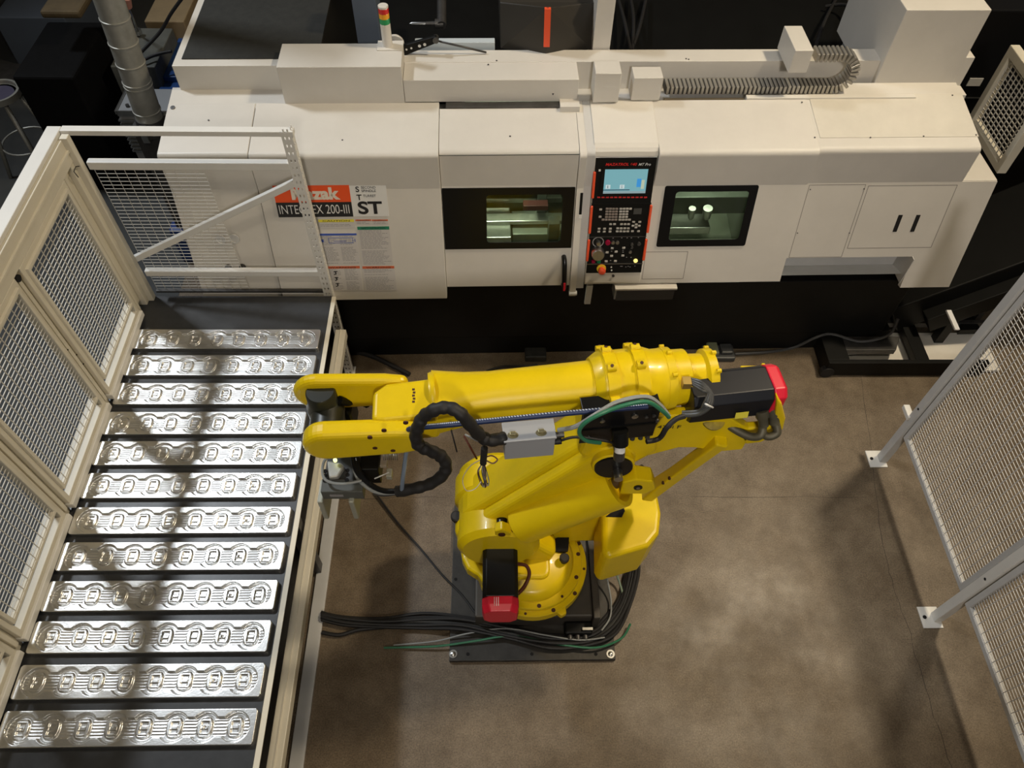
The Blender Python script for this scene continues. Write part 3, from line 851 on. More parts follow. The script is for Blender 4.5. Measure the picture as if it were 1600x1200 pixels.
# tool changer: dark hood with red stripe, cream column, blue grey column, drill
HY = 4.36
h = [VM.uy(x, y, HY) for x, y in ((782, 10), (855, 10), (930, 5), (925, 76), (880, 80), (855, 86), (825, 80), (782, 76))]
def hoodpt(px, py, y): return VM.uy(px, py, y)
zlow = hoodpt(855, 84, 4.22).z
# faceted hood: nose edge forward, wings going back
nose_t = hoodpt(856, 12, 4.26); nose_b = hoodpt(853, 84, 4.24)
lt = hoodpt(781, 4, 4.44); lbm = hoodpt(782, 76, 4.34); rt = hoodpt(932, 4, 4.44); rbm = hoodpt(924, 76, 4.34)
topb = 4.9
MB().add([nose_t, nose_b, lbm, lt, rbm, rt, (lt.x, topb, lt.z+.05), (rt.x, topb, rt.z+.05), (lbm.x, topb, lbm.z), (rbm.x, topb, rbm.z)],
         [(0, 3, 2, 1), (0, 1, 4, 5), (3, 6, 8, 2), (5, 4, 9, 7), (0, 5, 7, 6, 3), (1, 2, 8, 9, 4), (6, 7, 9, 8)]).build('tool_changer_hood', mat('dark_brown_hood', (.030, .026, .020), .5), M, .004)
sa = hoodpt(856, 14, 4.252); sb = hoodpt(854, 73, 4.24)
sx = .018
MB().add([sa+Vector((-sx, -.004, 0)), sa+Vector((sx, -.004, 0)), sb+Vector((sx, -.004, 0)), sb+Vector((-sx, -.004, 0)),
          sa+Vector((-sx, .02, 0)), sa+Vector((sx, .02, 0)), sb+Vector((sx, .02, 0)), sb+Vector((-sx, .02, 0))],
         [(0, 1, 2, 3), (4, 7, 6, 5), (0, 4, 5, 1), (1, 5, 6, 2), (2, 6, 7, 3), (3, 7, 4, 0)]).build('red_stripe', orange, M, label='orange red stripe down the dark hood')
c0 = VM.uy(925, 78, y_b+.02); c1 = VM.uy(952, 78, y_b+.02)
MB().box((c0.x, y_b+.01, 1.7), (c1.x, y_b+.2, VM.uy(940, -20, y_b+.05).z)).build('cream_column', cream, M, .003)
bg = VM.uy(558, 58, 4.40); bg2 = VM.uy(594, 58, 4.40)
MB().box((bg.x, 4.40, bg.z-.15), (bg2.x, 4.6, VM.uy(570, -30, 4.4).z)).build('grey_column', wallm, M, .003)
# black upright structure behind the columns (dark machine column)
MB().box((lb.x+.055, 4.62, 1.3), (x0_+.35, 5.6, 1.62)).build('dark_column', black, M, .01)
# drill in its holder
dp = VM.uz(640, 37, 1.95); dq = VM.uz(665, 37, 1.95); dq2 = VM.uz(692, 37, 1.95)
MB().tube([dp, dp.lerp(dq, .15), dq], [.002, .010, .011], 8).build('drill_bit', steel, M, label='bright twist drill')
MB().lathe(dq, (1, 0, 0), [(0, .012), (.06, .016), (.06, .028), (.11, .03), (.11, .018), (.13, 0)], 20).build('tool_holder', darksteel, M)
MB().tube([VM.uz(690, 40, 1.95), VM.uz(690, -30, 2.0)], .03, 12).build('changer_arm', darksteel, M)
# hoses at the back
for pts in (((965, -5), (975, 30), (985, 78)), ((985, -5), (990, 30), (988, 78)), ((1010, -5), (1000, 40), (990, 70)), ((1310, -8), (1290, 30), (1275, 70)), ((1345, 20), (1330, 50), (1318, 72)), ((1360, 40), (1350, 60), (1340, 78)), ((1290, 10), (1322, 8), (1350, 30))):
    MB().tube(smooth_path([VM.uz(x, y, 1.66 + .05*i) for i, (x, y) in enumerate(pts)]), .012, 8).build('hydraulic_hose', rubber if pts[0][0] < 1340 else greyh, M)

# --- labels and print on the left cover
LO = .021
def lrect(xa, ya, xb, yb, m, nm, t=LO, th=.001, yref=None, parent=M):
    """sticker measured at its own top left / bottom right, kept square in the face"""
    a = MFS.px(xa, ya, t); b = MFS.px(xb, yb, t)
    return MB().slab(MFS, a[0], b[0], b[1], a[1], t-.001, t+th).build(nm, m, parent), (a[0], b[0], b[1], a[1])
LUL = MFS.px(427, 289, LO); LUR = MFS.px(544, 289, LO); LLL = MFS.px(436, 339, LO); LMR = MFS.px(606, 289, LO); LMID = MFS.px(432, 316, LO)
u0, u1, u2 = LLL[0], LUR[0]+.005, MFS.px(604, 300, LO)[0]
vt, vm_, vb = LUL[1], LMID[1], LLL[1]
NP = MB().slab(MFS, u0, u2, vb, vt, LO-.001, LO+.004).build('name_plate', wlab, M)
MB().slab(MFS, u0, u1, vm_, vt, LO+.004, LO+.005).build('orange_field', redlab, NP)
MB().slab(MFS, u0, u1, vb, vm_, LO+.004, LO+.005).build('black_field', klab, NP)
text('Mazak', MFS, u0+.10, vm_+.016, (vt-vm_)*.72, mat('cream_print', (.74, .66, .55), .5), NP, LO+.006, width=.285, bold=.045)
text('INTEGREX 200-III', MFS, u0+.012, vb+.022, (vm_-vb)*.60, wlab, NP, LO+.006, width=u1-u0-.03, bold=-.004)
ww = u2-u1
text('S', MFS, u1+.035, vt-.048, .036, klab, NP, LO+.005, bold=.02)
text('T', MFS, u1+.035, vt-.100, .036, klab, NP, LO+.005, bold=.02)
text('SECOND', MFS, u1+.068, vt-.026, .015, klab, NP, LO+.005, width=.085)
text('SPINDLE', MFS, u1+.068, vt-.048, .015, klab, NP, LO+.005, width=.085)
text('TURRET', MFS, u1+.075, vt-.080, .015, klab, NP, LO+.005, width=.075)
text('ST', MFS, u1+.035, vb+.015, .085, klab, NP, LO+.005, width=.145, bold=.03)
# safety stickers
def sticker(xa, xb, ya, yb, head, hm, lines=10, title=None, parent=None, name='safety_label', cols=1):
    a = MFS.px(xa, ya, LO); b = MFS.px(xb, ya, LO); c = MFS.px((xa+xb)/2, yb, LO)
    ua, ub, v1, v0 = a[0], b[0], a[1], c[1]
    S_ = MB().slab(MFS, ua, ub, v0, v1, LO-.001, LO+.001).build(name, mat('label_paper_'+hm.name, (.56, .53, .50), .5) if 'label_paper_'+hm.name not in MATS else MATS['label_paper_'+hm.name], M)
    hh = head
    MB().slab(MFS, ua, ub, v1-hh, v1, LO+.001, LO+.0018).build('label_header', hm, S_)
    if title: text(title, MFS, ua+(ub-ua)*.12, v1-hh*.82, hh*.6, klab, S_, LO+.0022, width=(ub-ua)*.76)
    pr_ = MB(); 
    n = max(1, int((v1-hh-v0)/.0095))
    for i in range(n):
        v = v1-hh-.007-i*.0095
        if v < v0+.004 or random.random() < .12: continue
        for c_ in range(cols):
            w = (ub-ua)/cols
            x = ua + c_*w + .008
            e = ua + (c_+1)*w - .008 - random.random()*w*.3
            while x < e:
                l = random.uniform(.008, .03); pr_.slab(MFS, x, min(x+l, e), v-.0018, v+.0014, LO+.001, LO+.0014); x += l+.004
    if pr_.v: pr_.build('fine_print', graylab, S_, kind='stuff')
    return S_, (ua, ub, v0, v1)
sticker(497, 553, 343, 356, .018, ylab, title='CAUTION')
sticker(555, 580, 343, 350, .010, olab, title='DANGER')
sticker(581, 606, 343, 350, .010, olab, title='WARNING')
A_, ar = sticker(497, 557, 365, 413, .014, blab, cols=2)
cx_ = (ar[0]+ar[1])/2; cy_ = ar[3]-.05
dg_ = MB()
for a in ((-.06, -.018, .09, -.015), (-.06, .018, .09, .021), (-.06, -.018, -.057, .02), (.087, -.018, .09, .02), (-.03, -.005, .05, -.002), (-.11, -.01, -.09, .01), (.1, -.01, .104, .012)):
    dg_.slab(MFS, cx_+a[0], cx_+a[2], cy_+a[1], cy_+a[3], LO+.0015, LO+.002)
dg_.build('machine_drawing', blab, A_)
sticker(558, 608, 354, 414, .022, glab, title='SAFETY INSTRUCTION')
W1, wr = sticker(508, 562, 416, 454, .018, olab, title='WARNING', cols=2)
fg = MB()
for k in range(3):
    bx = wr[0]+.06; by = wr[3]-.04-k*.045
    fg.slab(MFS, bx-.004, bx+.004, by-.02, by+.004, LO+.0015, LO+.002); fg.slab(MFS, bx-.012, bx+.012, by-.003, by+.003, LO+.0015, LO+.002); fg.slab(MFS, bx-.012, bx-.003, by-.025, by-.018, LO+.0015, LO+.002)
fg.build('warning_figure', klab, W1)
sticker(566, 616, 416, 454, .018, olab, title='WARNING')

# ================================================================== work table on the left
TZ = .85
T = thing('work_table', (-1.64, 1.7, 0), 'dark topped work table carrying rows of machined aluminium bars', 'table')
MB().box((-2.30, .15, TZ-.012), (-1.05, 3.329, TZ)).build('table_top', tabletop, T, .002)
ex = MB()
ex.box((-1.05, .15, TZ-.045), (-1.044, 3.325, TZ+.001)); ex.box((-1.044, .15, TZ-.006), (-1.024, 3.325, TZ+.001))
ex.build('edge_strip', beige, T)
MB().box((-1.062, .10, .53), (-.992, 3.26, .60)).build('side_beam', beige, T, .004)
MB().box((-1.030, .10, .6), (-1.024, 3.26, .606)).build('beam_lip', beige, T)
MB().box((-1.10, .10, 0.001), (-1.024, 3.2, .02)).build('floor_rail', gwhite, T, .002)
for y in (.3, 1.8): MB().box((-1.14, y, .02), (-1.07, y+.06, TZ-.012)).build('leg', darksteel, T, .003)
for y in (.3, 1.8, 3.2): MB().box((-2.28, y, 0), (-2.21, y+.06, TZ-.012)).build('leg', darksteel, T, .003)
MB().box((-2.30, .12, .30), (-1.16, 3.32, .32)).build('shelf', black, T)
cl = MB()
MB().box((-1.16, .12, .02), (-1.145, 3.32, TZ-.014)).build('side_sheet', black, T)

# ---- machined bars: one height field, eight overlapping round pockets each with an oval boss
def bar_mesh():
    L_, W_, Hh = 1.115, .152, .026
    nx, ny = 460, 66
    vs = []; 
    pit = .1335; x0 = L_/2 - 3.5*pit
    def height(x, y):
        yc = W_*.50
        dmin = 9; near = 0
        for k in range(8):
            cx = x0 + k*pit
            d = math.hypot(x-cx, (y-yc)) 
            if d < dmin: dmin = d; near = cx
        edge = .064
        inside = dmin < edge or (x0 < x < x0+7*pit and abs(y-yc) < .040)
        if not inside: return Hh
        dist = edge - dmin
        if x0 < x < x0+7*pit: dist = max(dist, .040-abs(y-yc))
        z = Hh - min(1, max(0, dist)/.003)*.015
        lx, ly = x-near, y-yc
        # stepped finish ribs between bosses
        if abs(lx) > .040 or abs(ly) > .048:
            if abs(ly) < .036: z += .0011*math.sin(ly/ .0135*2*math.pi)
        # inner ring trough and oval boss
        q = (abs(lx)/.034)**2.5 + (abs(ly)/.044)**2.5
        if q < 1:
            b = min(1, (1-q)/.16); z = Hh - .015 + b*.011
            # rectangular recess in the boss with a bridge
            if abs(lx) < .016 and abs(ly) < .025:
                z -= .009 * min(1, (.016-abs(lx))/.002, (.025-abs(ly))/.002)
                if abs(ly) < .009: z += .005
            if abs(lx) < .020 and .030 < abs(ly) < .036: z -= .004
        elif q < 1.5: z -= .002*(1.5-q)
        return z
    holes = (0, 6)
    for j in range(ny+1):
        y = W_*j/ny
        r = .016; e = min(y, W_-y)
        ins = r - math.sqrt(max(0, r*r-(r-e)**2)) if e < r else 0
        for i in range(nx+1):
            x = ins + (L_-2*ins)*i/nx
            z = height(x, y)
            for k in holes:
                if math.hypot(x-(x0+k*pit), y-W_*.5) < .0052: z -= .008
            if i in (0, nx) or j in (0, ny): z = Hh-.0015
            vs.append((x-L_/2, y-W_/2, z))
    fs = []
    for j in range(ny):
        for i in range(nx):
            a = j*(nx+1)+i; fs.append((a, a+1, a+nx+2, a+nx+1))
    rim = [i for i in range(nx+1)] + [(j)*(nx+1)+nx for j in range(1, ny+1)] + [ny*(nx+1)+i for i in range(nx-1, -1, -1)] + [j*(nx+1) for j in range(ny-1, 0, -1)]
    k = len(vs)
    for a in rim: vs.append((vs[a][0], vs[a][1], 0))
    n = len(rim)
    for i in range(n): fs.append((rim[i], k+i, k+(i+1) % n, rim[(i+1) % n]))
    fs.append(tuple(k+i for i in range(n)))
    me = bpy.data.meshes.new('machined_bar'); me.from_pydata(vs, [], fs); me.materials.append(alu)
    me.polygons.foreach_set('use_smooth', [True]*(nx*ny) + [False]*(len(fs)-nx*ny))
    me.update()
    return me
bme = bar_mesh()
ords = ['nearest the machine, first of twelve', 'second from the machine', 'third from the machine', 'fourth from the machine', 'fifth from the machine', 'sixth from the machine',
        'seventh from the machine', 'eighth from the machine', 'ninth from the machine', 'tenth from the machine', 'eleventh from the machine, second nearest the camera', 'nearest the camera, last of twelve']
ybar = [2.955, 2.754, 2.548, 2.346, 2.150, 1.951, 1.748, 1.551, 1.348, 1.149, .948, .749]
bdx = [-.012, -.010, -.012, -.010, -.006, -.006, -.004, -.004, -.006, -.004, 0, .002]
BAR0 = None
for i, y in enumerate(ybar):
    o = bpy.data.objects.new('machined_bar', bme) if BAR0 is None else BAR0.copy()
    BAR0 = BAR0 or o
    COL.objects.link(o)
    o.location = (-1.622 + bdx[i], y, TZ); o.rotation_euler = (0, 0, random.uniform(-.002, .002))
    tag(o, 'silver aluminium bar with eight round pockets, row ' + ords[i], 'workpiece', 'machined aluminium bars on the dark table')

# ================================================================== wire mesh helper
def wires(fr, u0, u1, v0, v1, du, dv, r, parent, m, name='wire_mesh'):
    """welded mesh: square section wires along u (every dv) and v (every du)"""
    mb = MB()
    n = int((v1-v0)/dv)
    for i in range(n+1):
        v = v0 + (v1-v0)*i/n; mb.slab(fr, u0, u1, v-r, v+r, -r, r)
    n = int((u1-u0)/du)
    for i in range(n+1):
        u = u0 + (u1-u0)*i/n; mb.slab(fr, u-r, u+r, v0, v1, r, 3*r)
    return mb.build(name, m, parent, kind='stuff')
def frame4(fr, u0, u1, v0, v1, w, t0, t1, parent, m, name='panel_frame', bev=.003):
    mb = MB()
    mb.ring(fr, [(u0, v0), (u1, v0), (u1, v1), (u0, v1)], [(u0+w, v0+w), (u1-w, v0+w), (u1-w, v1-w), (u0+w, v1-w)], t0, t1)
    return mb.build(name, m, parent, bev)
meshm = mat('pale_mesh_wire', (0.62, 0.60, 0.55), 0.45)
meshw = mat('grey_mesh_wire', (0.62, 0.61, 0.59), 0.4, 0.1)
# ---- left guard fence standing along the table
LF = thing('guard_fence', (-2.24, 1.8, 0), 'tall cream wire mesh guard fence along the left side of the bar table', 'fence')
FL = Fr((-2.2, 0, 0), (0, 1, 0), (0, 0, 1))          # n = +x, towards the table
MB().box((-2.27, .0, 1.925), (-2.20, 3.325, 2.06)).build('top_rail', beige, LF, .004)
MB().box((-2.29, .0, 2.06), (-2.217, 3.37, 2.085)).build('rail_cap', white, LF, .004)
MB().box((-2.205, .0, 1.985), (-2.190, 3.30, 2.0)).build('rail_rib', beige, LF, .002)
opens = [(2.56, 3.10), (1.87, 2.41), (1.18, 1.72), (.49, 1.03), (-.2, .34)]
for k, (a, b) in enumerate(opens):
    frame4(FL, a-.045, b+.045, .915, 1.925, .03, -.035, .0, LF, beige)
    PF = frame4(FL, a-.018, b+.018, 1.02, 1.895, .02, -.03, .014, LF, beige, 'mesh_frame')
    wires(FL, a-.01, b+.01, 1.03, 1.885, .05, .0254, .0017, LF, meshm)
    y = b + .075
    MB().box((-2.27, y-.03, .851), (-2.225, y+.03, 1.93)).build('post', beige, LF, .004)
    MB().box((-2.228, y-.012, .9), (-2.212, y+.012, 1.925)).build('post_rib', beige, LF, .003)
    MB().box((-2.235, a-.05, .872), (-2.185, b+.05, .915)).build('bottom_rail', white, LF, .004)
MB().box((-2.262, 3.14, .90), (-2.235, 3.26, 1.93)).build('filler_plate', beige, LF)
MB().box((-2.268, 3.25, .851), (-2.203, 3.30, 2.055)).build('post', beige, LF, .004)
MB().box((-2.21, 3.285, .851), (-2.17, 3.327, 2.07)).build('corner_post', beige, LF, .004)
for y, z in ((2.50, 1.30), (2.47, 1.38), (2.44, 1.28), (2.50, 1.22)):
    MB().cyl((-2.212, y, z), (-2.2085, y, z), .004, 8).build('screw_hole', hole, LF)
MB().tube([(-2.19, 3.245, 1.86), (-2.19, 3.235, 1.905), (-2.185, 3.262, 1.915), (-2.18, 3.285, 1.90)], .0025, 6).build('wire_clip', rubber, LF)
MB().cyl((-2.215, 2.475, 1.905), (-2.196, 2.475, 1.905), .018, 16).build('plug', hole, LF)

# ---- end guard between table and machine
EG = thing('end_guard', (-1.64, 3.35, 0), 'cream end guard with diagonal brace and perforated upright at the table end', 'fence')
FE = Fr((0, 3.33, 0), (1, 0, 0), (0, 0, 1))
MB().box((-2.215, 3.33, 2.055), (-1.035, 3.375, 2.085)).build('top_rail', white, EG, .003)
MB().box((-2.17, 3.335, 1.835), (-1.10, 3.375, 1.885)).build('upper_rail', white, EG, .006)
MB().box((-2.17, 3.335, 1.02), (-1.075, 3.375, 1.065)).build('lower_rail', white, EG, .006)
d0 = V0.uy(212, 407, 3.33); d1 = V0.uy(456, 291, 3.33)
DF = Fr(d0, d1-d0, Vector((0, 0, 1)) - (d1-d0).normalized()*(d1-d0).normalized().z)
MB().slab(DF, -.01, (d1-d0).length+.02, -.02, .02, -.038, -.008).build('diagonal_brace', white, EG, .004)
wires(Fr((0, 3.372, 0), (1, 0, 0), (0, 0, 1)), -2.165, -1.58, .87, 1.835, .05, .0254, .0011, EG, meshm)
MB().box((-2.17, 3.35, .858), (-1.06, 3.372, .872)).build('bottom_lip', darksteel, EG)
# perforated angle upright: two flanges with real slots
pa = MB(); pb = MB()
FA = Fr((0, 3.335, 0), (1, 0, 0), (0, 0, 1)); FBn = Fr((-1.046, 0, 0), (0, 1, 0), (0, 0, 1))
def perf(mb, fr, u0, u1, us, z0, z1, dz, hw, hh, t0, t1):
    z = z0
    while z < z1:
        zc = z + dz/2; top = min(z+dz, z1)
        for uc in us: pass
        cuts = [u0]; 
        for uc in us: cuts += [uc-hw, uc+hw]
        cuts.append(u1)
        for i in range(0, len(cuts), 2): mb.slab(fr, cuts[i], cuts[i+1], z, top, t0, t1)
        for uc in us:
            mb.slab(fr, uc-hw, uc+hw, z, zc-hh, t0, t1); mb.slab(fr, uc-hw, uc+hw, zc+hh, top, t0, t1)
        z += dz
perf(pa, FA, -1.10, -1.044, [-1.083, -1.062], .0, 2.07, .047, .004, .009, 0, .0035)
perf(pb, FBn, 3.332, 3.385, [3.349, 3.368], .0, 2.07, .047, .004, .009, -.0035, 0)
pa.build('perforated_flange', white, EG); pb.build('perforated_flange', white, EG)
MB().box((-1.11, 3.30, 0), (-1.03, 3.40, .008)).build('foot_plate', white, EG)

# ================================================================== right guard fence
RF = thing('guard_fence', (2.67, 1.6, 0), 'light grey mesh guard fence on floor plates right of the robot', 'fence')
FR_ = Fr((2.66, 0, 0), (0, -1, 0), (0, 0, 1))        # n = -x, towards the robot ; u = -y
for k, y in enumerate((2.60, 1.50, .40)):
    MB().box((2.632, y-.028, .008), (2.688, y+.028, 2.05)).build('post', gwhite if k == 0 else white, RF, .004)
    MB().box((2.56, y-.065, .0), (2.68, y+.065, .009)).build('foot_plate', white, RF, .002)
    for dx in (2.585,):
        MB().cyl((dx, y+.0, .009), (dx, y, .014), .011, 12).build('anchor_bolt', hole, RF)
    MB().cyl((2.632, y-.0, .62), (2.6295, y-.0, .62), .008, 10).build('bolt_hole', hole, RF)
for k, (a, b) in enumerate(((1.535, 2.565), (.435, 1.465), (-.6, .365))):
    frame4(FR_, -b, -a, .34, 2.0, .035, -.02, .012, RF, gwhite)
    wires(FR_, -b+.03, -a-.03, .37, 1.97, .05, .0254, .0016, RF, meshw)
kb = V0.uz(1420, 652, .5)
LB_ = Fr(V0.uz(1420, 655, .48), (1, 0, 0), (0, 1, 0))
MB().slab(LB_, -.02, .02, -.01, .09, 0, .035).build('latch_stub', white, RF, .004)

# ================================================================== things on the right
# black chip trough frame
CTR = thing('chip_trough_frame', (2.95, 3.45, 0), 'black low steel frame with pale tray on the floor right of the machine', 'frame')
x0t = V0.uz(1284, 588, 0).x; yft = 3.31
fx1 = V0.uy(1520, 575, yft).x
MB().box((x0t, yft, .012), (fx1+.1, yft+.035, .16)).build('front_beam', black, CTR, .003)
MB().box((x0t, yft+.035, .012), (x0t+.16, 3.72, .16)).build('left_plate', black, CTR, .003)
MB().box((x0t, 3.70, .10), (fx1+.25, 3.735, .15)).build('rear_beam', darksteel, CTR, .003)
cbx = V0.uz(1432, 545, .13).x
MB().box((cbx-.05, yft+.03, .09), (cbx+.05, 3.72, .15)).build('cross_beam', black, CTR, .003)
MB().box((x0t+.1, yft+.03, .015), (fx1+.25, 3.70, .035)).build('tray_floor', mat('pale_tray', (.85, .81, .74), .5, noise=.1), CTR)
MB().plate(Fr((0, 0, .10), (1, 0, 0), (0, 1, 0)), [(x0t+.16, yft+.13), (cbx-.17, yft+.13), (cbx-.10, yft+.26), (x0t+.16, yft+.26)], 0, .05).build('inner_box', darksteel, CTR, .003)
MB().lathe((x0t+.02, yft-.01, .05), (0, 1, 0), [(0, 0), (0, .05), (.04, .05), (.04, 0)], 20).build('caster_wheel', rubber, CTR)
# inclined conveyor
CV = thing('chip_conveyor', (3.6, 3.9, 0), 'black inclined chip conveyor rising beside the right end of the machine', 'conveyor')
pA = Vector((3.02, 3.92, .22)); pB = Vector((4.9, 4.05, 1.35))
dA = (pB-pA).normalized()
CF2 = Fr(pA, dA, (0, 1, 0))
CF2 = Fr(pA, dA, Vector((0, 1, 0)) - dA*dA.y)
MB().slab(CF2, -.05, (pB-pA).length, -.26, .42, -.12, .16).build('conveyor_body', black, CV, .01)
MB().slab(CF2, .15, (pB-pA).length, -.36, -.26, -.12, .03).build('side_flange', black, CV, .006)
MB().slab(CF2, .95, 1.42, -.385, -.36, -.06, .03).build('steel_strip', boxgrey, CV, .003)
MB().tube(smooth_path([V0.uz(1572, 430, .35), V0.uz(1547, 465, .3), V0.uz(1528, 485, .2), V0.uz(1512, 484, .16), V0.uz(1522, 462, .25), V0.uz(1538, 446, .35)]), .016, 10).build('guide_hose', rubber, CV)
MB().box((3.35, 3.60, 0), (3.42, 3.67, .45)).build('support_leg', black, CV, .004)
sp = [V0.uz(x, y, .14) for x, y in ((1504, 485), (1512, 480), (1533, 515), (1500, 516))]
MB().add([p for p in sp] + [p - Vector((0, 0, .05)) for p in sp], [(0, 1, 2, 3), (7, 6, 5, 4), (0, 4, 5, 1), (1, 5, 6, 2), (2, 6, 7, 3), (3, 7, 4, 0)]).build('gusset_plate', black, CV)
ca_, cb2 = V0.uz(1479, 484, .46), V0.uz(1493, 515, .40)
ch = Fr(ca_, cb2-ca_, (1, 0, 0))
MB().slab(ch, 0, (cb2-ca_).length, -.0, .035, -.02, .0).build('chrome_channel', mat('painted_glint_white', (.92, .92, .92), .35, .2), CV, .003)  # near-white colour paints in the lamp's reflection on the chrome
# white junction box on the floor stand
jp = V0.uz(1570, 440, .5)
WB = MB().box((jp.x-.06, jp.y-.06, .40), (jp.x+.05, jp.y+.05, .52)).build('junction_box', white, None, .006)
tag(WB, 'small cream junction box behind the right guard fence', 'box')
MB().box((jp.x-.02, jp.y-.02, 0), (jp.x+.02, jp.y+.02, .40)).build('box_stand', darksteel, WB)
MB().cyl((jp.x+.02, jp.y-.075, .45), (jp.x+.02, jp.y-.06, .45), .02, 12).build('cable_gland', rubber, WB)
# foot pedal with cable
FP = thing('foot_pedal', (1.62, 3.40, 0), 'grey foot pedal on the floor in front of the black machine base', 'pedal')
f0 = V0.uz(1100, 566, 0)
MB().box((f0.x-.01, f0.y-.0, 0.001), (f0.x+.23, f0.y+.13, .05)).build('pedal_base', castgrey, FP, .01)
MB().plate(Fr((0, 0, .05), (1, 0, 0), (0, 1, 0)), [(f0.x+.02, f0.y+.02), (f0.x+.10, f0.y+.02), (f0.x+.10, f0.y+.13), (f0.x+.02, f0.y+.13)], 0, .035).build('pedal_plate', mat('olive_grey_paint', (.16, .17, .10), .5), FP, .006)
MB().box((f0.x+.12, f0.y+.03, .05), (f0.x+.21, f0.y+.12, .08)).build('pedal_cover', castgrey, FP, .01)
cab = [V0.uz(1148, 553, .03), V0.uz(1200, 550, .015), V0.uz(1240, 543, .012), V0.uz(1275, 527, .16), V0.uz(1300, 522, .175), V0.uz(1340, 533, .19), V0.uz(1370, 530, .22), V0.uz(1392, 520, .3), V0.uz(1403, 498, .4)]
MB().tube(smooth_path(cab), .011, 8).build('pedal_cable', mat('dark_grey_cable', (.06, .06, .06), .45), FP)
# second pedal partly behind the robot arm
g0 = V0.uz(820, 566, 0)
o = MB().box((g0.x, g0.y, 0.001), (g0.x+.16, g0.y+.1, .06)).build('foot_switch', castgrey, None, .01); tag(o, 'grey foot switch on the floor behind the robot forearm', 'pedal')
o = MB().tube(smooth_path([V0.uz(760, 580, .01), V0.uz(785, 573, .012), V0.uz(820, 572, .02), V0.uz(840, 570, .03)]), .009, 8).build('floor_cable', rubber); tag(o, 'short black cable curving to the grey foot switch', 'cable')
o = MB().tube(smooth_path([V0.uz(548, 548, .02), V0.uz(580, 556, .02), V0.uz(610, 570, .02), V0.uz(640, 585, .02)]), .018, 8).build('floor_cable', rubber); tag(o, 'thick black cable leaving the perforated upright under the arm', 'cable')

# rear right: mesh panel, dark cabinet, clutter
px_ = 3.28
RP = thing('rear_mesh_fence', (px_, 4.3, 0), 'cream framed mesh guard panel behind the right end of the machine', 'fence')
FP2 = Fr((px_, 0, 0), (0, -1, 0), (0, 0, 1))
def yz(x, y): q = V0.ux(x, y, px_); return q
a = yz(1584, 92); b = yz(1524, 190); c = yz(1566, 248)
yy0, yy1 = -b.y, -c.y+.02; zz0, zz1 = (b.z+c.z)/2, a.z
MB().ring(FP2, [(yy0-.05, zz0-.05), (yy1+.05, zz0-.05), (yy1+.05, zz1+.06), (yy0-.05, zz1+.06)], [(yy0, zz0), (yy1, zz0), (yy1, zz1), (yy0, zz1)], -.03, .03).build('panel_frame', beige, RP, .004)
wires(FP2, yy0, yy1, zz0, zz1, .045, .030, .0028, RP, meshm)
for u in (yy0-.03,): MB().box((px_-.02, -u-.02, 0), (px_+.02, -u+.02, zz0-.04)).build('leg', beige, RP)
cb_ = V0.ux(1500, 60, 3.35)
CB = MB().box((3.1, 4.95, 0), (4.4, 5.7, 1.9)).build('control_cabinet', blackg, None, .01); tag(CB, 'dark control cabinet behind the right end of the machine', 'cabinet')
sp_ = V0.uy(1523, 128, 4.948)
MB().box((sp_.x-.05, 4.943, sp_.z-.03), (sp_.x+.05, 4.949, sp_.z+.03)).build('sticker', wlab, CB, label='white sticker')
q = V0.uy(1520, 153, 4.948)
MB().box((3.1, 4.944, q.z-.003), (4.4, 4.95, q.z+.003)).build('door_edge', steel, CB)
q = V0.uz(1595, 15, 1.2)
o = MB().box((q.x-.2, q.y-.1, 1.0), (q.x+.6, q.y+.5, 1.25)).build('red_crate', mat('red_crate_plastic', (.30, .02, .03), .5), None, .02); tag(o, 'red crate in the far right corner behind the cabinet', 'crate')
MB().box((q.x-.15, q.y-.05, 0), (q.x+.55, q.y+.45, 1.0)).build('crate_stand', dirt, o)
q = V0.uz(1600, 70, 1.0)
o = MB().lathe((q.x+.05, q.y, 0), (0, 0, 1), [(0, .14), (.95, .14), (1.0, .1), (1.0, 0)], 24).build('gas_cylinder', mat('orange_paint', (.55, .16, .04), .5)); tag(o, 'orange cylinder behind the cream mesh panel', 'cylinder')
o = MB().box((4.15, 4.0, 0), (4.9, 4.5, .55)).build('wooden_crate', wood, None, .01); tag(o, 'wooden crate seen through the cream mesh panel', 'crate')

# ================================================================== far left background
ms = thing('scrap_bench', (-3.9, 6.6, 0), 'dark cluttered bench in the gloom beyond the fence', 'bench')
MB().box((-5.9, 7.4, .75), (-4.9, 8.3, .80)).build('bench_top', dirt, ms)
for x, y in ((-5.8, 7.5), (-5.0, 7.5), (-5.8, 8.2), (-5.0, 8.2)): MB().box((x-.03, y-.03, 0), (x+.03, y+.03, .75)).build('leg', darksteel, ms)
for k in range(5):
    MB().box((-5.3, 6.75+.0, .02+.03*k), (-4.45-random.random()*.1, 7.05, .045+.03*k)).build('flat_bar', darksteel, ms)
bk = thing('machine_cabinet', (-3.1, 5.7, 0), 'large black machine cabinet left of the silver duct', 'cabinet')
k0_ = V0.uz(38, 120, 1.1); k1_ = V0.uz(192, 34, 1.1)
MB().box((k0_.x-.1, k0_.y, 0), (k1_.x-.15, k1_.y, 1.1)).build('cabinet_body', dirt, bk, .02)
p1 = V0.uz(20, 5, .5); p2 = V0.uz(100, 28, .5)
o = MB().box((p1.x-.1, p2.y, 0), (p2.x, p2.y+1.2, .5)).build('blue_grey_cabinet', wallm, None, .01); tag(o, 'pale blue grey cabinet at the top left beyond the bench', 'cabinet')
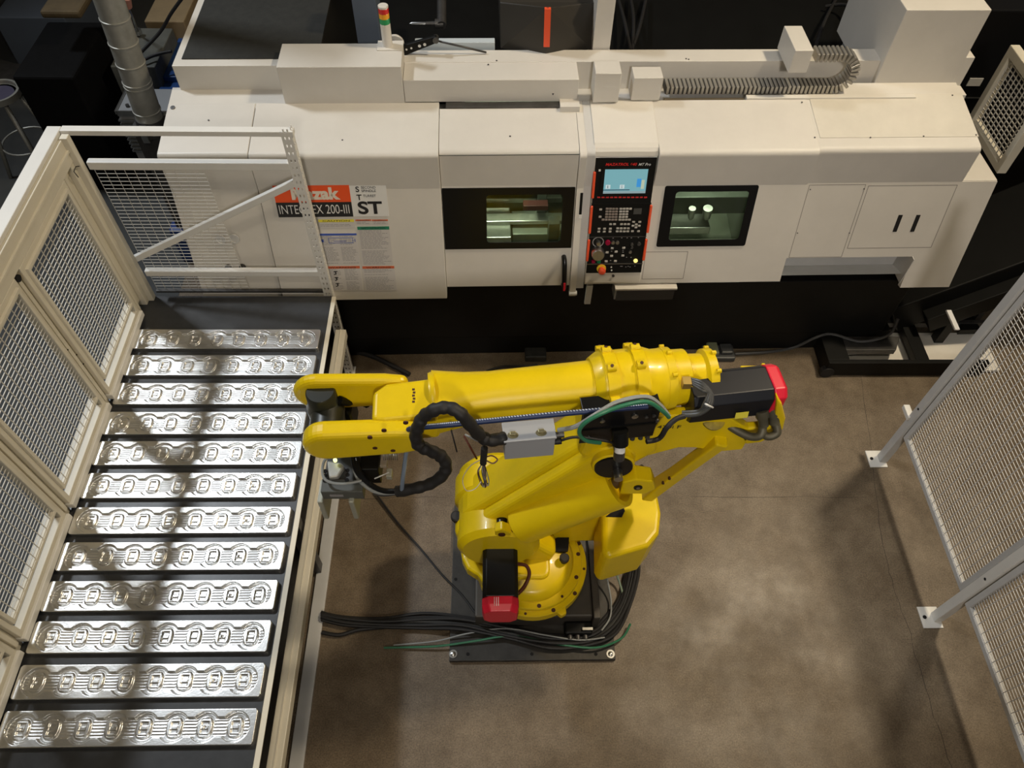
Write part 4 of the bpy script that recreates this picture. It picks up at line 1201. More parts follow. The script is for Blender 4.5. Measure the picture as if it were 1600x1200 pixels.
o = MB().box((V0.uz(60, 25, 1.4).x, V0.uz(80, 22, 1.4).y, 1.36), (V0.uz(125, 22, 1.4).x, V0.uz(80, 22, 1.4).y+.35, 1.42)).build('paper_sack', mat('brown_sack', (.12, .085, .04), .8, noise=.4), None, .02); tag(o, 'crumpled brown paper sack on top of the black cabinet', 'bag')
# stool
q = V0.uz(-3, 145, .75)
ST_ = thing('stool', (q.x, q.y, 0), 'round metal stool on splayed legs at the left edge', 'stool')
MB().lathe((q.x, q.y, .72), (0, 0, 1), [(0, .12), (0, .17), (.05, .17), (.05, .15), (.02, .145), (.02, .12), (0, .12)], 32).build('seat_ring', galv, ST_)
MB().lathe((q.x, q.y, .725), (0, 0, 1), [(0, .14), (.015, .14), (.015, 0)], 32).build('seat', mat('violet_grey_seat', (.08, .07, .12), .6), ST_)
for a in (35, 125, 215, 305):
    c_, s_ = math.cos(math.radians(a)), math.sin(math.radians(a))
    MB().tube([(q.x+.12*c_, q.y+.12*s_, .72), (q.x+.27*c_, q.y+.27*s_, .0)], .018, 8).build('leg', galv, ST_)
MB().tube([(q.x+.2*math.cos(t), q.y+.2*math.sin(t), .28) for t in [2*math.pi*i/28 for i in range(28)]], .008, 6, closed=True).build('foot_ring', galv, ST_)
# duct
D = thing('vent_duct', (-2.5, 4.7, 0), 'ribbed silver ventilation duct rising beside the machine', 'duct')
d_bot = V0.uy(233, 182, 4.60); d_top = V0.uy(164, -18, 4.60); d_top = d_bot + (d_top-d_bot)*3.0
rr_ = .088
MB().tube([d_bot, d_top], rr_, 32).build('duct_pipe', galv, D)
dd = (d_top-d_bot); 
for f in [g_/3 for g_ in (.065, .28, .31, .46, .62, .80, .99, 1.2, 1.4, 1.6, 1.8, 2.0, 2.2, 2.4, 2.6, 2.8)]:
    pp = d_bot + dd*f
    MB().lathe(pp - dd.normalized()*.006, dd, [(0, rr_), (.003, rr_+.005), (.009, rr_+.005), (.012, rr_)], 32).build('seam_ring', galv, D)
MB().lathe(d_bot - dd.normalized()*.09, dd, [(0, .13), (.02, .13), (.03, .10), (.09, .095), (.09, .0)], 24).build('duct_collar', darksteel, D)
for a in (0, 120, 240):
    c_, s_ = math.cos(math.radians(a+20)), math.sin(math.radians(a+20))
    MB().box((d_bot.x+.12*c_-.025, d_bot.y+.12*s_-.02, d_bot.z-.12), (d_bot.x+.12*c_+.025, d_bot.y+.12*s_+.02, d_bot.z+.0)).build('clamp', steel, D, .006)
MB().box((d_bot.x-.1, d_bot.y-.1, 0), (d_bot.x+.1, d_bot.y+.1, d_bot.z-.09)).build('stand', darksteel, D)
# finned box under the duct
fz = .95
c0 = V0.uz(182, 174, fz); c1 = V0.uz(198, 137, fz); c2 = V0.uz(225, 174, fz)
FB_ = thing('finned_motor', (c0.x+.2, c0.y+.2, 0), 'grey finned motor housing beneath the silver duct', 'motor')
MB().box((c0.x, c0.y, fz-.5), (c0.x+.45, c0.y+.30, fz)).build('motor_body', mat('light_grey_casting', (.40, .41, .42), .4, .2), FB_, .006)
for k in range(9): MB().box((c0.x-.01, c0.y-.018, fz-.08-k*.035), (c0.x+.46, c0.y+.3, fz-.068-k*.035)).build('fin', steel, FB_)
MB().box((c0.x, c0.y-.01, fz-.035), (c0.x+.45, c0.y, fz+.008)).build('front_lip', steel, FB_)
MB().box((c0.x-.01, c0.y-.01, fz-.02), (c0.x+.005, c0.y+.31, fz+.01)).build('side_lip', steel, FB_)
MB().box((c0.x+.05, c0.y+.05, 0), (c0.x+.4, c0.y+.28, fz-.5)).build('pedestal', darksteel, FB_)
for x, y in ((.07, .06), (.13, .2), (.1, .26)): MB().cyl((c0.x+x, c0.y+y, fz), (c0.x+x, c0.y+y, fz+.02), .014, 10).build('bolt', darksteel, FB_)
# blue machine and grey tank behind
bz_ = .8
b0 = V0.uz(244, 145, bz_); 
BM = thing('blue_machine', (b0.x+.3, b0.y+.5, 0), 'blue painted machine base between the duct and the cream cover', 'machine')
MB().box((b0.x-.0, b0.y-.25, 0), (b0.x+.60, b0.y+.95, bz_)).build('machine_bed', bluep, BM, .02)
MB().box((b0.x+.02, b0.y+.15, bz_), (b0.x+.14, b0.y+.9, bz_+.05)).build('way_rail', bluep, BM, .006)
MB().box((b0.x+.22, b0.y+.15, bz_), (b0.x+.28, b0.y+.9, bz_+.06)).build('way_rail', darksteel, BM, .006)
MB().box((b0.x+.3, b0.y-.1, bz_), (b0.x+.6, b0.y+.1, bz_+.08)).build('saddle', bluep, BM, .02)
g = V0.uz(170, 100, 1.0); g2 = V0.uz(250, 55, 1.0); g3 = V0.uz(265, 18, 1.1)
GT = thing('grey_tank', (g.x+.4, g.y+.5, 0), 'grey sloping tank cover behind the silver duct', 'tank')
MB().box((g.x, g.y, 0), (g.x+.36, g2.y+.15, .98)).build('tank_body', mat('dull_grey_green_paint', (.13, .135, .12), .6, noise=.3), GT, .01)
q0 = V0.uz(217, 53, 1.0)
MB().tube([q0, V0.uz(199, 8, 1.35)], .010, 8).build('lever_rod', steel, GT)
MB().cyl(V0.uz(199, 10, 1.34), V0.uz(197, -4, 1.42), .035, 14).build('lever_knob', mat('red_cream_knob', (.55, .25, .18), .4), GT)
MB().cyl(q0, q0 + Vector((0, 0, .04)), .03, 12).build('lever_boss', steel, GT)
MB().tube(smooth_path([V0.uz(217, 85, 1.02), V0.uz(250, 50, 1.15), V0.uz(268, 20, 1.3), V0.uz(290, -10, 1.45)]), .014, 8).build('hose', rubber, GT)
MB().tube(smooth_path([V0.uz(222, 95, 1.02), V0.uz(245, 85, 1.03), V0.uz(268, 80, 1.05)]), .012, 8).build('hose', rubber, GT)
o = MB().box((V0.uz(228, 42, .95).x, V0.uz(228, 42, .95).y, .0), (V0.uz(272, 42, .95).x+.1, V0.uz(228, 42, .95).y+.7, 1.0)).build('cardboard_box', mat('cardboard', (.30, .22, .12), .7, noise=.2), None, .01); tag(o, 'brown cardboard box behind the grey tank', 'box')
o = MB().box((V0.uz(285, 20, .5).x-.1, V0.uz(285, 20, .5).y, 0), (V0.uz(285, 20, .5).x+.6, V0.uz(285, 20, .5).y+1.2, .5)).build('pale_blue_bin', wallm, None, .01); tag(o, 'pale blue grey bin behind the cream rear cover', 'bin')
# cables with red connector on the floor by the machine end
KB = thing('welding_leads', (-2.6, 4.2, 0), 'coiled black and orange leads on the floor behind the end guard', 'cable')
def fz_(x, y, z=.02): return V0.uz(x, y, z)
MB().tube(smooth_path([fz_(148, 215), fz_(155, 232), fz_(165, 238), fz_(178, 226), fz_(172, 205), fz_(160, 195)]), .022, 8).build('black_lead', rubber, KB)
MB().tube(smooth_path([fz_(165, 238, .04), fz_(180, 236, .04), fz_(193, 228, .05), fz_(200, 222, .06)]), .02, 8).build('orange_lead', copper, KB, label='orange lead')
MB().tube(smooth_path([fz_(125, 213), fz_(140, 216, .03), fz_(150, 212)]), .016, 8).build('orange_lead', copper, KB, label='orange lead')
MB().tube(smooth_path([fz_(180, 213), fz_(190, 220), fz_(200, 216), fz_(203, 223)]), .012, 8).build('grey_lead', greyh, KB)
MB().tube(smooth_path([fz_(168, 240), fz_(175, 248), fz_(174, 262)]), .014, 8).build('black_lead', rubber, KB)
# blue things low behind the mesh
q = V0.uz(262, 360, .35)
o = MB().box((q.x, q.y, 0), (q.x+.32, q.y+.12, .35)).build('blue_bucket', mat('blue_plastic', (.02, .05, .20), .5), None, .02); tag(o, 'dark blue bucket behind the mesh of the end guard', 'bucket')

# ================================================================== floor plate of the robot
PL = thing('robot_floor_plate', (.21, 1.75, 0), 'dark square steel floor plate bolted under the yellow robot', 'plate')
MB().box((-.267, 1.262, 0), (.692, 2.25, .03)).build('steel_plate', platem, PL, .003)
for x, y in ((708, 1022), (954, 1022)):
    c = V0.uz(x, y, .03)
    MB().lathe(c, (0, 0, 1), [(0, .024), (.004, .024), (.004, .015), (.010, .013), (.014, .004), (.014, 0)], 20).build('anchor_nut', steel, PL)
for x, y in ((731, 1022), (831, 1022), (931, 1022), (712, 905)):
    c = V0.uz(x, y, .0305); MB().cyl(c, c+Vector((0, 0, .0015)), .010, 14).build('bolt_hole', hole, PL)

# ================================================================== robot
R_ = thing('industrial_robot', (.205, 1.72, .03), 'large yellow industrial robot arm reaching left over the cell', 'robot')
JX, JY = .205, 1.705
basem = mat('brown_grey_base_casting', (.075, .065, .052), .55, .2, noise=.35, nscale=9, bump=.2, bscale=40)
MB().box((-.12, 1.46, .0301), (.56, 2.18, .19)).build('robot_base', basem, R_, .012)
MB().lathe((JX, JY, .18), (0, 0, 1), [(0, .24), (.17, .24), (.17, 0)], 40).build('base_column', basem, R_)
# rim details of the base casting on the right
MB().box((.56, 1.44, .03), (.60, 2.10, .22)).build('base_rib', basem, R_, .006)
q = V0.uz(945, 890, .20)
MB().box((.44, 1.72, .19), (.53, 1.90, .1915)).build('base_pocket', hole, R_)
MB().box((.40, 1.385, .031), (.56, 1.455, .12)).build('connector_block', black, R_, .01)
for k in range(3): MB().cyl((.43+.045*k, 1.39, .085), (.43+.045*k, 1.36, .085), .016, 12).build('connector', darksteel, R_)
MB().box((.50, 1.40, .12), (.56, 1.415, .135)).build('clip', steel, R_)
# slewing ring
MB().lathe((JX, JY, .33), (0, 0, 1), [(0, .26), (0, .315), (.06, .315), (.065, .31), (.065, 0)], 56).build('slewing_ring', yellow, R_)
MB().lathe((JX, JY, .395), (0, 0, 1), [(0, .285), (.03, .285), (.035, .28), (.035, 0)], 56).build('ring_flange', yellow, R_)
for i in range(24):
    a = math.radians(i*15 - 8)
    rr = .300 if i % 2 == 0 else .268
    zz = .395 if i % 2 == 0 else .430
    c = Vector((JX + rr*math.cos(a), JY + rr*math.sin(a), zz))
    MB().cyl(c - Vector((0, 0, .004)), c + Vector((0, 0, .0012)), .012 if i % 3 else .008, 10).build('bolt_hole', mat('dark_brown_bolt', (.06, .015, .005), .6) if 'dark_brown_bolt' not in MATS else MATS['dark_brown_bolt'], R_)
a = V0.uz(868, 925, .40); b = V0.uz(880, 958, .40)
MB().plate(Fr((0, 0, .345), (1, 0, 0), (0, 1, 0)), [(a.x-.05, a.y+.03), (a.x-.045, a.y), (b.x-.035, b.y+.01), (b.x-.01, b.y-.012), (b.x+.02, b.y+.005), (b.x+.018, b.y+.03), (a.x+.03, a.y+.02)], 0, .045).build('ring_lug', yellow, R_, .006)
# turret dome
MB().lathe((JX-.01, JY, .43), (0, 0, 1), [(0, .245), (.02, .245), (.05, .225), (.07, .20), (.075, 0)], 48).build('turret', yellow, R_)
MB().plate(Fr((0, 0, .43), (1, 0, 0), (0, 1, 0)), rrect(.08, .30, 1.56, 1.84, .05), 0, .10).build('turret_cover', yellow, R_, .02, 3)
lo_ = [V0.uz(x, y, .50) for x, y in ((716, 835), (722, 872), (730, 888), (746, 898), (758, 914), (790, 914), (800, 840))]
MB().loft([[Vector((p.x, p.y, .40)) for p in lo_], lo_], smooth=False).build('turret_lobe', yellow, R_, .02, 3)
# dark recess in the turret
rp = [V0.uz(x, y, .52) for x, y in ((838, 858), (885, 832), (890, 828), (888, 858), (884, 862))]
MB().add([*rp, *[p - Vector((0, 0, .03)) for p in rp]], [(0, 1, 2, 3, 4), (9, 8, 7, 6, 5)] + [(i, (i+1) % 5, 5+(i+1) % 5, 5+i) for i in range(5)]).build('turret_opening', hole, R_)
def knob_b(px, py, z, r=.027):
    c = V0.uz(px, py, z)
    return MB().lathe(c - Vector((0, 0, .05)), (0, 0, 1), [(0, r*.7), (.025, r*.7), (.03, r), (.05, r), (.055, r*.8), (.055, 0)], 18).build('lifting_cap', rubber, R_)
knob_b(882, 871, .55); knob_b(713, 806, .86, .03)
# J2 housing: axis along Y
J2 = Vector((.015, 1.80, .80))
def axcyl(c, r, y0, y1, name, m=yellow, ch=.02, seg=48):
    return MB().lathe((c[0], y0, c[2]), (0, 1, 0), [(0, 0), (0, r-ch), (ch, r), (y1-y0-ch, r), (y1-y0, r-ch), (y1-y0, 0)], seg).build(name, m, R_)
axcyl(J2, .215, 1.60, 2.08, 'shoulder_housing', ch=.03)
axcyl(J2 + Vector((-.0, 0, 0)), .235, 1.86, 2.02, 'shoulder_flange')
# cheek plate: from the shoulder down to the ring
XZ = Fr((0, 0, 0), (-1, 0, 0), (0, 0, 1))     # n = +y ... u = -x
def xz(pts): return [(-x, z) for x, z in pts]
MB().plate(XZ, xz([(-.215, .84), (-.20, .66), (-.12, .46), (.0, .43), (.30, .43), (.34, .58), (.22, .72), (.20, .86), (.10, .97), (-.06, .99)]), 1.665, 1.80).build('shoulder_cheek', yellow, R_, .04, 4)
MB().plate(XZ, xz([(-.20, .80), (-.17, .43), (.30, .43), (.30, .66), (.15, .80)]), 1.76, 1.98).build('turret_block', yellow, R_, .02, 3)
# small boss plate on the left of the cheek
for px, py, z in ((722, 850, .76), (733, 842, .78), (741, 852, .76), (700+38, 838, .80)):
    c = V0.uz(px, py, z); MB().cyl(c - Vector((0, 0, .01)), c + Vector((0, 0, .004)), .009, 10).build('bolt_hole', MATS['dark_brown_bolt'], R_)
# J2 motor, horizontal towards the camera
mc = Vector((.024, 1.58, .735)); w = .092
def octa(c, w, y, ch=.35):
    k = w*ch
    return [Vector((c.x + a, y, c.z + b)) for a, b in ((-w+k, -w), (w-k, -w), (w, -w+k), (w, w-k), (w-k, w), (-w+k, w), (-w, w-k), (-w, -w+k))]
MB().loft([octa(mc, w*.98, 1.70, .2), octa(mc, w*.98, 1.35, .2)], smooth=False).build('shoulder_motor', blackg, R_, .004)
MB().loft([octa(mc, w*1.0, 1.352, .35), octa(mc, w*1.0, 1.31, .35), octa(mc, w*.9, 1.275, .4)], smooth=False).build('motor_cap', red, R_, .006, label='red end cap of the shoulder motor')
for k in range(3): MB().box((mc.x-.03+.01*k-.0015, 1.30, mc.z+w), (mc.x-.03+.01*k+.0015, 1.345, mc.z+w+.0012)).build('cap_mark', wlab, R_)
MB().tube(smooth_path([V0.uz(808, 881, .62), V0.uz(822, 884, .60), V0.uz(827, 897, .58), V0.uz(820, 915, .56), V0.uz(809, 928, .56)]), .010, 8).build('motor_cable', mat('brown_cable', (.10, .02, .008), .5), R_)

# lower arm leaning right, from shoulder to elbow
def hull2(c0, r0, c1, r1, k=14):
    d = (c1-c0); L = d.length; a = math.atan2(d.y, d.x); b = math.acos(max(-1, min(1, (r0-r1)/L)))
    out = []
    for i in range(k+1):
        t = a + b + (2*math.pi-2*b)*i/k; out.append((c0.x + r0*math.cos(t), c0.y + r0*math.sin(t)))
    for i in range(k+1):
        t = a - b + 2*b*i/k; out.append((c1.x + r1*math.cos(t), c1.y + r1*math.sin(t)))
    return out
ELB = Vector((.52, 0, 1.58))
V2 = lambda x, z: Vector((x, z))
arm = hull2(V2(J2.x, J2.z+.03), .205, V2(ELB.x, ELB.z), .135)
MB().plate(XZ, xz(arm), 1.74, 1.96).build('lower_arm', yellow, R_, .035, 4)
arm2 = hull2(V2(J2.x, J2.z+.03), .165, V2(ELB.x, ELB.z), .105)
MB().plate(XZ, xz(arm2), 1.68, 1.76).build('lower_arm_web', yellow, R_, .03, 4)
MB().lathe((ELB.x, 1.655, ELB.z), (0, 1, 0), [(0, 0), (0, .088), (.006, .095), (.10, .1), (.10, 0)], 40).build('elbow_boss', yellow, R_)
MB().lathe((ELB.x, 1.645, ELB.z), (0, 1, 0), [(0, 0), (0, .084), (.012, .086), (.012, 0)], 40).build('elbow_bore', blackg, R_)
MB().lathe((ELB.x+.02, 1.60, ELB.z-.02), (0, 1, 0), [(0, 0), (0, .020), (.06, .020)], 20).build('elbow_pin', steel, R_)
# elbow block carrying the forearm
MB().plate(XZ, xz([(.36, 1.60), (.40, 1.86), (.66, 1.88), (.72, 1.62), (.62, 1.50), (.50, 1.47)]), 1.70, 2.02).build('elbow_block', yellow, R_, .03, 3)

# balance cylinder
def pt(x, y, z): return V0.uz(x, y, z)
b0, b1 = pt(812, 817, .98), pt(966, 752, 1.36)
ax = (b1-b0).normalized(); L = (b1-b0).length
MB().lathe(b0 - ax*.02, ax, [(0, 0), (.0, .07), (.03, .108), (.05, .112), (L*.7, .118), (L*.98, .124), (L+.02, .124), (L+.02, .100), (L-.04, .098), (L-.04, 0)], 44).build('balance_cylinder', yellow, R_)
MB().lathe(b1 - ax*.02, ax, [(0, 0), (0, .03), (.16, .03), (.16, 0)], 20).build('cylinder_rod', steel, R_)
e1 = b1 + ax*.13
EF = Fr(e1, ax, Vector((0, 1, 0)))
cv = pt(995, 746, 1.44)
MB().plate(Fr(cv, (1, 0, 0), (0, 0, 1)), [(-.075, -.07), (.045, -.07), (.085, -.02), (.06, .05), (-.02, .07), (-.075, .04)], -.03, .05).build('rod_clevis', yellow, R_, .008)
MB().cyl(cv + Vector((0, -.055, .0)), cv + Vector((0, .03, 0)), .020, 18).build('clevis_pin', blackg, R_)
MB().cyl(cv + Vector((0, -.057, .0)), cv + Vector((0, -.054, 0)), .009, 14).build('pin_centre', steel, R_)
fk = pt(784, 826, 1.0)
MB().plate(Fr(fk, (1, 0, 0), (0, 0, 1)), [(-.035, -.10), (.04, -.10), (.05, .01), (.0, .055), (-.035, .03)], -.02, .03).build('cylinder_bracket', yellow, R_, .008)
MB().cyl(fk + Vector((0, -.035, -.0)), fk + Vector((0, .0, 0)), .018, 16).build('bracket_pin', MATS['dark_brown_bolt'], R_)
MB().plate(Fr(fk + Vector((0, .12, -.02)), (1, 0, 0), (0, 0, 1)), [(-.035, -.10), (.03, -.10), (.03, .05), (-.035, .05)], -.03, .03).build('cylinder_bracket', yellow, R_, .01)
MB().cyl(fk + Vector((0, .02, -.0)), fk + Vector((0, .10, 0)), .03, 16).build('trunnion', blackg, R_)

# rear counter casting on the right of the turret
rz = .84
rc_ = [(1028, 768), (1034, 800), (1031, 832), (1014, 853), (948, 872), (941, 858), (940, 782), (975, 762)]
top = [V0.uz(x, y, rz) for x, y in rc_]
bot = [Vector((JX + (p.x-JX)*.97, p.y+.0, .50)) for p in top]
MB().loft([bot, top], smooth=False).build('rear_casting', yellow, R_, .03, 4)
MB().box((.20, 1.80, .45), (.62, 2.0, .80)).build('rear_bridge', yellow, R_, .03, 3)
oc = V0.uz(962, 801, rz+.004)
MB().plate(Fr((0, 0, rz), (1, 0, 0), (0, 1, 0)), [(oc.x-.055, oc.y-.022), (oc.x+.03, oc.y-.026), (oc.x+.05, oc.y+.01), (oc.x+.045, oc.y+.03), (oc.x+.0, oc.y+.02)], 0, .004).build('casting_opening', hole, R_)

# link rod and lever behind the forearm
l0 = pt(1010, 772, 1.0); l1 = pt(1128, 688, 1.72)
ld = (l1-l0).normalized()
side = Vector((0, 1, 0)); LFr = Fr(l0, ld, side - ld*ld.y)
Ln = (l1-l0).length
MB().plate(LFr, [(0, -.04), (Ln*.4, -.032), (Ln, -.028), (Ln, .028), (Ln*.4, .03), (0, .045)], -.03, .03).build('link_rod', yellow, R_, .01, 3)
for f in (.33, .42): 
    MB().cyl(LFr.p(Ln*f, -.026, .026), LFr.p(Ln*f, -.026, .034), .009, 12).build('rod_bolt', MATS['dark_brown_bolt'], R_)
LV = lambda x, y: V0.uy(x, y, 1.72)
lev = [LV(*p) for p in ((1000, 652), (1060, 650), (1140, 652), (1170, 672), (1172, 682), (1160, 703), (1128, 706), (1085, 700), (1060, 700), (1000, 716), (990, 700))]
MB().plate(Fr((0, 1.72, 0), (1, 0, 0), (0, 0, 1)), [(p.x, p.z) for p in lev], -.0, -.05).build('rear_lever', yellow, R_, .008)
lev2 = [LV(*p) for p in ((1140, 662), (1170, 670), (1196, 668), (1210, 655), (1214, 622), (1222, 632), (1228, 656), (1224, 672), (1190, 692), (1165, 695))]
MB().plate(Fr((0, 1.72, 0), (1, 0, 0), (0, 0, 1)), [(p.x, p.z) for p in lev2], -.0, -.04).build('lever_end', yellow, R_, .01)
text('420i F', Fr((0, 1.72, 0), (1, 0, 0), (0, 0, 1)), LV(1028, 664).x, LV(1028, 669).z, .024, klab, R_, .002, width=.10, name='model_lettering')

# forearm
FZ = 1.95
f0, f1 = pt(690, 627, FZ), pt(926, 603, FZ)
fa = (f1-f0).normalized(); FLn = (f1-f0).length
up = Vector((0, 0, 1)); sd = fa.cross(up).normalized()   # towards the camera (-y)
def ringpts(c, ry, rz_, k=28, p=2.0, yo=0, zo=0):
    out = []
    for i in range(k):
        t = 2*math.pi*i/k; a, b = math.cos(t), math.sin(t)
        out.append(c + sd*(ry*math.copysign(abs(a)**(2/p), a)+yo) + up*(rz_*math.copysign(abs(b)**(2/p), b)+zo))
    return out
MB().loft([ringpts(f0 - fa*.03, .125, .10, p=3.2), ringpts(f0 + fa*.02, .118, .100, p=2.8), ringpts(f0 + fa*.10, .108, .102, p=2.3), ringpts(f0 + fa*.2, .104, .104), ringpts(f1, .108, .108)]).build('forearm_tube', yellow, R_)
MB().lathe(f0 - fa*.045, fa, [(0, 0), (0, .12), (.012, .124), (.024, .12), (.024, 0)], 36).build('tube_collar', yellow, R_)
MB().lathe(f1 - fa*.01, fa, [(0, .10), (0, .118), (.03, .138), (.04, .142), (.23, .142), (.26, .130), (.30, .130), (.30, .0)], 44).build('forearm_housing', yellow, R_)
for d, m_ in ((.035, .0), (.155, 0)):
    MB().lathe(f1 + fa*d, fa, [(0, .14), (0, .152), (.05, .152), (.05, .14)], 44).build('housing_band', yellow, R_)
for d in (.055, .175):
    for a in (62, 100, 150, 20):
        c_, s_ = math.cos(math.radians(a)), math.sin(math.radians(a))
        c = f1 + fa*d - sd*(.155*c_) + up*(.155*s_)
        MB().cyl(c - fa*.018 , c + fa*.018, .017, 12).build('housing_lug', yellow, R_)
        o_ = (-sd*c_ + up*s_)
        MB().cyl(c + o_*.012, c + o_*.019, .007, 8).build('lug_bolt', MATS['dark_brown_bolt'], R_)
MB().lathe(f1 + fa*.29, fa, [(0, 0), (0, .132), (.035, .132), (.04, .12), (.10, .118), (.11, .095), (.17, .092), (.18, .11), (.215, .11), (.22, .10), (.22, 0)], 40).build('drive_flange', yellow, R_)
for a in (30, 75, 120):
    c_, s_ = math.cos(math.radians(a)), math.sin(math.radians(a))
    for d, r in ((.31, .135), (.50, .112)):
        c = f1 + fa*d - sd*(r*c_) + up*(r*s_)
        MB().cyl(c - fa*.008, c + fa*.010, .010, 10).build('flange_bolt', yellow, R_)
# rear motors
m0, m1 = pt(1072, 622, 1.93), pt(1194, 609, 1.93)
md_ = (m1-m0).normalized(); ms_ = md_.cross(up).normalized()
def octr(c, w, h, k=.35):
    q = w*k; r = h*k
    return [c + ms_*a + up*b for a, b in ((-w+q, -h), (w-q, -h), (w, -h+r), (w, h-r), (w-q, h), (-w+q, h), (-w, h-r), (-w, -h+r))]
MB().loft([octr(m0, .088, .085), octr(m1, .088, .085)], smooth=False).build('rear_motor', mat('blue_black_motor', (.008, .009, .013), .38, spec=.35), R_, .004)
MB().loft([octr(m1, .090, .087), octr(m1 + md_*.045, .090, .087), octr(m1 + md_*.062, .075, .072)], smooth=False).build('motor_cap', red, R_, .006, label='red end cap of the rear motor')
MB().slab(Fr(pt(1150, 646, 1.93), md_, Vector((0, -.3, -1))), 0, .055, -.002, .030, .0, .002).build('motor_label', ylab, R_, label='small yellow label')
by = pt(1158, 578, 1.95); by2 = pt(1191, 574, 1.95)
MB().box((by.x, by.y-.0, 1.93), (by2.x+.01, by.y+.02, 1.955)).build('cable_bracket', yellow, R_, .003)
MB().box((by2.x-.0, by2.y-.06, 1.93), (by2.x+.015, by2.y+.02, 1.955)).build('cable_bracket', yellow, R_, .003)
# connectors under the cap
for x, y0_, y1_ in ((1190, 640, 665), (1207, 634, 662)):
    a = pt(x, y0_, 1.90); b = pt(x+3, y1_, 1.83)
    MB().tube([a, a.lerp(b, .45), a.lerp(b, .55), b], [.028, .028, .022, .022], 14).build('motor_connector', mat('olive_connector', (.10, .09, .06), .5, .3) if 'olive_connector' not in MATS else MATS['olive_connector'], R_)
MB().tube(smooth_path([pt(1192, 665, 1.83), pt(1188, 680, 1.80), pt(1172, 682, 1.78), pt(1150, 672, 1.78), pt(1125, 655, 1.80)]), .018, 10).build('motor_lead', MATS['olive_connector'], R_)
MB().tube(smooth_path([pt(1212, 662, 1.83), pt(1214, 676, 1.80), pt(1200, 682, 1.78), pt(1188, 674, 1.78)]), .018, 10).build('motor_lead', MATS['olive_connector'], R_)
lk_ = V0.uy(1114, 655, 1.74)
MB().lathe((lk_.x, 1.74, lk_.z), (0, -.35, 1), [(0, .04), (.0, .05), (.012, .05), (.016, .04), (.016, 0)], 28).build('worn_cover', mat('worn_yellow', (.45, .33, .03), .6, noise=.7, nscale=20), R_)
# loop of dark hoses round the motor
for k in range(4):
    o_ = k*4.2
    MB().tube(smooth_path([pt(1078, 592+o_*.5, 2.05), pt(1096, 597+o_, 2.07), pt(1112-o_*.5, 615, 2.06), pt(1110-o_*.8, 635-o_*.3, 2.04), pt(1092, 648-o_*.5, 2.0), pt(1066, 650-o_*.5, 1.97)]), .0065, 8).build('hose_loop', mat('dark_grey_hose', (.05, .05, .048), .4) if 'dark_grey_hose' not in MATS else MATS['dark_grey_hose'], R_)
MB().tube([pt(1102, 631, 2.09), pt(1114, 637, 2.06)], .004, 6).build('cable_tie', wlab, R_)
ta = pt(1066, 592, 2.06)
MB().box((ta.x, ta.y-.03, 2.03), (ta.x+.035, ta.y+.01, 2.065)).build('terminal_block', mat('brass', (.6, .42, .12), .35, .8), R_, .002)

# dark valve bracket hanging on the front of the forearm
p1 = pt(906, 621, 2.02); p2 = pt(1026, 609, 2.02)
bd = (p2-p1).normalized(); BF = Fr(p1, bd, up)      # n = towards the camera
BLn = (p2-p1).length
MB().slab(Fr(p1, bd, bd.cross(up)*-1), 0, BLn, -.085, .0, -.006, .0).build('bracket_top', blackg, R_, .002)
MB().slab(BF, 0, BLn, -.215, .0, .078, .085).build('valve_bracket', blackg, R_, .002)
MB().slab(BF, .02, BLn*.98, -.20, -.06, .0, .078).build('valve_bank', black, R_, .004)
MB().slab(BF, .0, BLn, -.115, -.108, .085, .09).build('bracket_fold', black, R_)
for u, v, r in ((.08, -.05, .011), (.21, -.04, .014), (.26, -.055, .008), (.29, -.05, .008), (.04, -.18, .01), (.31, -.09, .008)):
    MB().lathe(BF.p(u, v, .085), BF.n, [(0, r), (.008, r), (.010, r*.6), (.010, 0)], 14).build('fitting', steel if r > .009 else darksteel, R_)
for u in (.20, .235, .27, .30):
    MB().cyl(BF.p(u, -.20, .06), BF.p(u, -.25, .07), .011, 10).build('air_fitting', darksteel, R_)
# black sensor unit above the elbow bore
s0 = pt(970, 690, 1.88); s1 = pt(966, 712, 1.80)
MB().tube([pt(969, 672, 1.92), pt(969, 694, 1.86)], .034, 16).build('sensor_body', black, R_)
MB().tube([pt(969, 694, 1.86), pt(968, 706, 1.83)], .022, 14).build('sensor_ring', wlab, R_)
MB().tube([pt(968, 700, 1.84), pt(967, 716, 1.78)], .024, 14).build('sensor_tip', darksteel, R_)

# grey junction box
JF = Fr(pt(789, 691, 1.97), pt(868, 684, 1.97) - pt(789, 691, 1.97), up)
jw = (pt(868, 684, 1.97) - pt(789, 691, 1.97)).length
MB().slab(JF, 0, jw, -.135, 0, -.085, 0).build('junction_box', boxgrey, R_, .003, label='grey junction box on the forearm')
MB().slab(JF, -.004, jw+.004, -.004, .006, -.088, .004).build('box_lid', boxgrey, R_, .002)
for f in (.17, .73):
    c = JF.p(jw*f, .006, -.025)
    MB().plate(Fr(c, JF.u, JF.n * -1), [(.022*math.cos(t), .016*math.sin(t)) for t in [2*math.pi*i/16 for i in range(16)]], -.002, .001).build('hinge_plate', mat('dull_brass', (.30, .27, .16), .4, .6) if 'dull_brass' not in MATS else MATS['dull_brass'], R_)
    MB().slab(Fr(c, JF.u, JF.n * -1), -.012, .012, -.004, .012, .001, .012).build('box_latch', MATS['dull_brass'], R_, .002)
MB().cyl(JF.p(-.035, -.04, -.05), JF.p(0, -.04, -.05), .018, 12).build('cable_gland', blackg, R_)
MB().cyl(JF.p(jw, -.03, -.03), JF.p(jw+.04, -.03, -.03), .013, 12).build('cable_gland', darksteel, R_)
MB().cyl(JF.p(jw, -.06, -.02), JF.p(jw+.03, -.06, -.02), .014, 12).build('cable_gland', rubber, R_)
